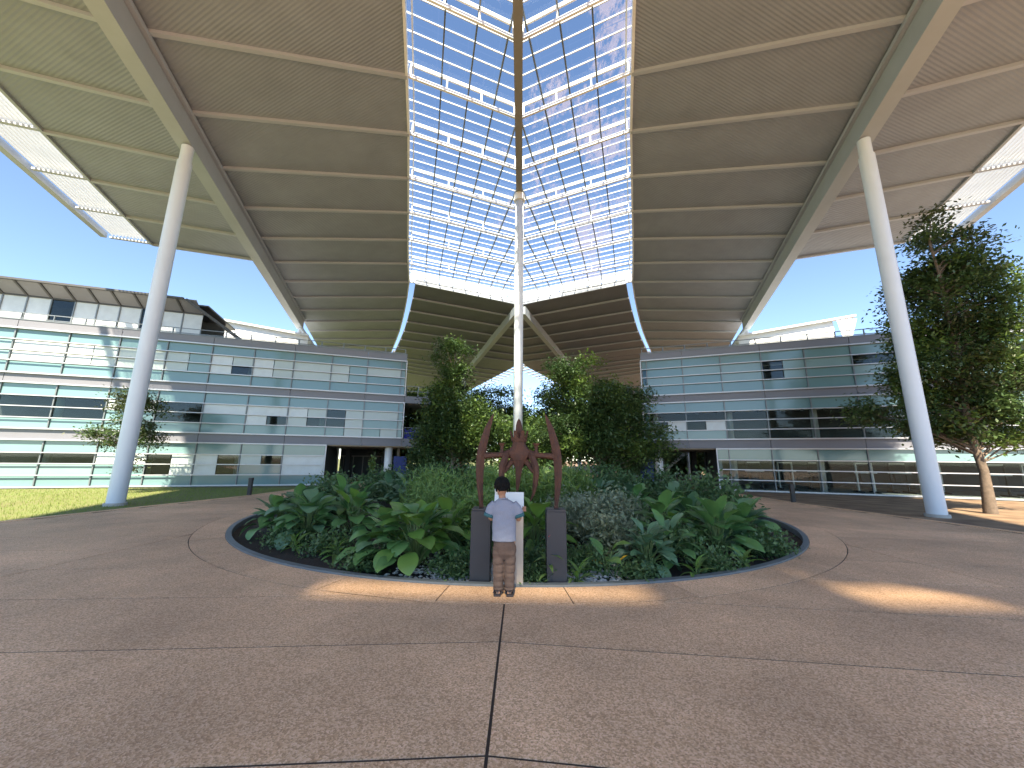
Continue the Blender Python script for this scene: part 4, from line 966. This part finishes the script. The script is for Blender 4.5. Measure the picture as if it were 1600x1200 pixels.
# ------------------------------------------------------------------ trees
def tree(name, label, base, trunk_h, crowns, nclump, nleaf, ls, mats, bark, seed, group=None, tr=.16, lean=(0, 0), multi=1):
    rn = random.Random(seed); B0 = Vector(base); root = empty(name, base, label, 'tree', group)
    tk = MB(); tops = []
    for q in range(multi):
        off = Vector((rn.uniform(-.1, .1), rn.uniform(-.1, .1), 0))*(multi-1); pts = []
        for k in range(8):
            t = k/7; pts.append(B0+off+Vector((lean[0]*t+rn.uniform(-.07, .07)*(k > 0)+off.x*3*t, lean[1]*t+rn.uniform(-.07, .07)*(k > 0)+off.y*3*t, -.1+t*(trunk_h+.1))))
        tk.tube(pts, [tr*(1.35 if k == 0 else 1)*(1-.75*k/7)/(multi**.5) for k in range(8)], 9, False); tops.append(pts)
    lv = {m_: ([], []) for m_ in mats}
    tot = sum(c[3]*c[4]*c[5] for c in crowns)
    for c in crowns:
        nc = max(3, int(nclump*c[3]*c[4]*c[5]/tot))
        for j in range(nc):
            while True:
                v = Vector((rn.uniform(-1, 1), rn.uniform(-1, 1), rn.uniform(-1, 1)))
                if .25 < v.length < 1: break
            ctr = B0+Vector((c[0]+v.x*c[3], c[1]+v.y*c[4], c[2]+v.z*c[5])); pts = tops[j % multi]
            # limb from the trunk to the clump
            hd_ = math.hypot(ctr.x-B0.x, ctr.y-B0.y); tz_ = min(max(ctr.z-B0.z-.45*hd_+rn.uniform(-.25, .1), .17*trunk_h), trunk_h); fi = tz_/trunk_h*7; i0 = min(6, int(fi)); st_ = pts[i0].lerp(pts[i0+1], fi-i0)
            mid = st_.lerp(ctr, .5)+Vector((rn.uniform(-.1, .1), rn.uniform(-.1, .1), .12*(ctr-st_).length*rn.uniform(-.2, 1)))
            tk.tube([st_, mid, ctr], [tr*.24, tr*.13, tr*.05], 5, False)
            mm = mats[int(rn.random()**1.2*len(mats))]; vs, fs = lv[mm]
            sg_ = c[6] if len(c) > 6 else .42; fl = rn.uniform(.45, .75)
            for i in range(int(nleaf/nclump*rn.uniform(.6, 1.4))):
                p = ctr+Vector((rn.gauss(0, sg_), rn.gauss(0, sg_), rn.gauss(0, sg_*fl)))
                d_ = Vector((rn.gauss(0, 1), rn.gauss(0, 1), rn.gauss(-.15, .55))).normalized(); s_ = d_.cross(Vector((rn.gauss(0, .5), rn.gauss(0, .5), 1))).normalized()
                L = ls*rn.uniform(.6, 1.3); W = L*.46; k = len(vs)
                vs += [tuple(p), tuple(p+d_*L*.45+s_*W*.5), tuple(p+d_*L), tuple(p+d_*L*.45-s_*W*.5)]; fs.append((k, k+1, k+2, k+3))
    tk.build('trunk', bark, root, smooth=True)
    for mm, (vs, fs) in lv.items():
        if fs:
            me = bpy.data.meshes.new('crown'); me.from_pydata(vs, [], fs); me.materials.append(M[mm]); link('crown', me, root)
    return root
tree('tree', 'tall tree with dark glossy crown and ridged trunk on the bare soil by the column', (16.3, 14.05, 0), 10.2, [(.8, .4, 10.0, 1.2, 1.2, 1.7, .34), (.9, .5, 7.6, 2.1, 1.8, 1.9, .36), (.9, .6, 5.2, 2.6, 2.0, 1.7, .36), (-.1, .8, 3.5, 2.9, 1.6, .8, .32), (1.2, .3, 2.5, 1.9, 1.2, .6, .3)], 210, 66000, .17, ['leafTree', 'leafTree', 'leafDry', 'leafTreeL'], M['bark'], 3, tr=.14)
tree('tree', 'small thin tree with sparse crown on the lawn behind the column', (-17.9, 17.2, 0), 3.9, [(.1, 0, 3.7, .9, .9, .9, .25), (-.5, 0, 2.6, 1.0, .9, .6, .24), (.9, 0, 2.5, .8, .8, .5, .22), (.5, 0, 1.25, .55, .5, .4, .2)], 40, 7600, .14, ['leafTree', 'leafDry'], M['bark'], 5, tr=.06)
tree('tree', 'tall tree with pale green top on the passage side of the white pole', (-3.5, 20.6, 0), 6.4, [(-.2, 0, 7.0, 1.1, 1.0, 1.1, .32), (.0, 0, 5.6, 1.0, 1.0, .8, .34), (.1, 0, 4.6, 1.5, 1.4, 1.2, .4), (-.1, 0, 2.9, 1.8, 1.8, 1.5, .38), (1.3, 0, 2.9, 1.5, 1.3, 1.4, .4)], 120, 36000, .19, ['leafTree', 'leafTreeL', 'leafTree'], M['bark2'], 8, tr=.11)
tree('tree', 'wide rounded tree with bright upper leaves beside the white pole', (4.2, 20.0, 0), 4.8, [(-1.2, 0, 5.7, 1.5, 1.4, 1.3, .4), (.2, 0, 4.5, 2.4, 2.0, 1.5, .42), (.4, 0, 2.7, 2.9, 2.2, 1.6, .42), (-1.9, 0, 2.9, 1.3, 1.3, 1.4, .38), (1.9, .2, 2.0, 1.6, 1.4, 1.0, .4)], 150, 46000, .19, ['leafTree', 'leafTree', 'leafTreeL'], M['bark2'], 9, tr=.12)
tree('tree', 'low dark bushy tree under the balcony with the tarpaulin', (-5.0, 22.6, 0), 2.6, [(0, 0, 1.5, 1.1, 1.1, .8, .34), (.9, -.4, 1.2, 1.0, 1.0, .8, .36)], 60, 17000, .18, ['leafTree', 'shrubD'], M['bark'], 10, tr=.09)
tree('tree', 'low bright bushy tree directly behind the sculpture', (.2, 20.8, 0), 3.0, [(-.6, 0, 2.3, 1.5, 1.2, 1.3, .36), (1.0, 0, 2.0, 1.2, 1.1, 1.1, .36)], 55, 15000, .17, ['leafTreeL', 'leafTree', 'shrub'], M['bark2'], 11, tr=.08)
tree('tree', 'dark bushy tree beside the balcony of the gym block', (6.2, 22.8, 0), 2.8, [(0, 0, 1.9, 1.1, 1.2, 1.1, .36)], 50, 14000, .18, ['leafTree', 'shrubD'], M['bark'], 12, tr=.09)
far = 'trees far beyond the court'
for i, (x, y, hh, rr_2, lab) in enumerate(((-3.4, 47, 10.2, 3.6, 'far tree showing through the gap under the canopy end'), (5.0, 45, 10.0, 3.8, 'far tree behind the wide rounded tree'), (-10.5, 44, 9.6, 4.0, 'far tree behind the low dark bushy tree'), (11.5, 43, 9.6, 4.0, 'far tree beyond the balcony of the gym block'), (-13.6, 41, 4.6, 2.8, 'courtyard tree seen through the passage with glass doors'), (16.2, 42, 4.6, 2.8, 'courtyard tree seen through the stair passage'), (0.8, 52, 8.6, 3.8, 'far tree on the axis behind the white pole'), (-5.2, 29, 5.2, 2.8, 'dense tree behind the tall pale topped one'), (1.2, 28, 4.4, 2.6, 'dense tree behind the low bright bushy one'), (6.4, 29, 5.4, 2.9, 'dense tree behind the wide rounded one'), (-9.2, 33, 4.6, 2.8, 'dense tree behind the balcony with the tarpaulin'), (10.2, 33, 4.6, 2.8, 'dense tree seen under the gym block balcony'), (13.2, 39, 2.8, 2.0, 'low courtyard bush tree beside the steel stair'), (15.6, 40, 2.6, 2.0, 'low courtyard bush tree behind the steel stair'), (18.6, 41, 3.0, 2.2, 'low courtyard bush tree past the steel stair'))):
    tree('tree', lab, (x, y, 0), hh*.8, [(0, 0, hh*.66, rr_2, rr_2*.8, hh*.36, .7)], 70, 14000, .36, ['leafTree', 'leafTreeL', 'leafTree'], M['bark'], 30+i, far, tr=.16)
# vine climbing at the left passage
vn = empty('climbing_vine', (-7.2, 19.2, 0), 'thin pale green vine standing up before the passage', 'vine')
MB().tube([(-7.2, 19.2, -.1), (-7.15, 19.2, .7), (-7.3, 19.2, 1.3), (-7.1, 19.2, 1.9)], .012, 5).build('stem', M['stem'], vn)
vm = bpy.data.meshes.new('foliage'); vs, fs = foliage(260, .14, 1.75, .14, 77, bias=.2, narrow=.6); vm.from_pydata(vs, [], fs); vm.materials.append(M['leafTreeL']); vo = link('foliage', vm, vn, False)
# lawn grass beside the path
gm = MB(); rg = random.Random(2)
for i in range(26000):
    x = -11.4-rg.random()**1.3*15; y = rg.uniform(5.5, 20.5)
    if x > -edge_x(y)-.3 or (Vector((x, y, 0))-Vector((-11.6, 23.3, 0))).dot(Vector((-math.sin(A20), math.cos(A20), 0))) > -.35: continue
    hh = rg.uniform(-.01, .025); a = rg.uniform(0, 6.28); wd = .007; k = len(gm.v)
    gm.v += [(x-wd*math.cos(a), y-wd*math.sin(a), -.07), (x+wd*math.cos(a), y+wd*math.sin(a), -.07), (x+rg.uniform(-.02, .02), y+rg.uniform(-.02, .02), hh)]; gm.f.append((k, k+1, k+2))
me = bpy.data.meshes.new('lawn'); me.from_pydata(gm.v, [], gm.f); me.materials.append(M['grass'])
setp(link('lawn_grass', me), 'short green grass of the lawn beside the path', 'grass', kind='stuff')
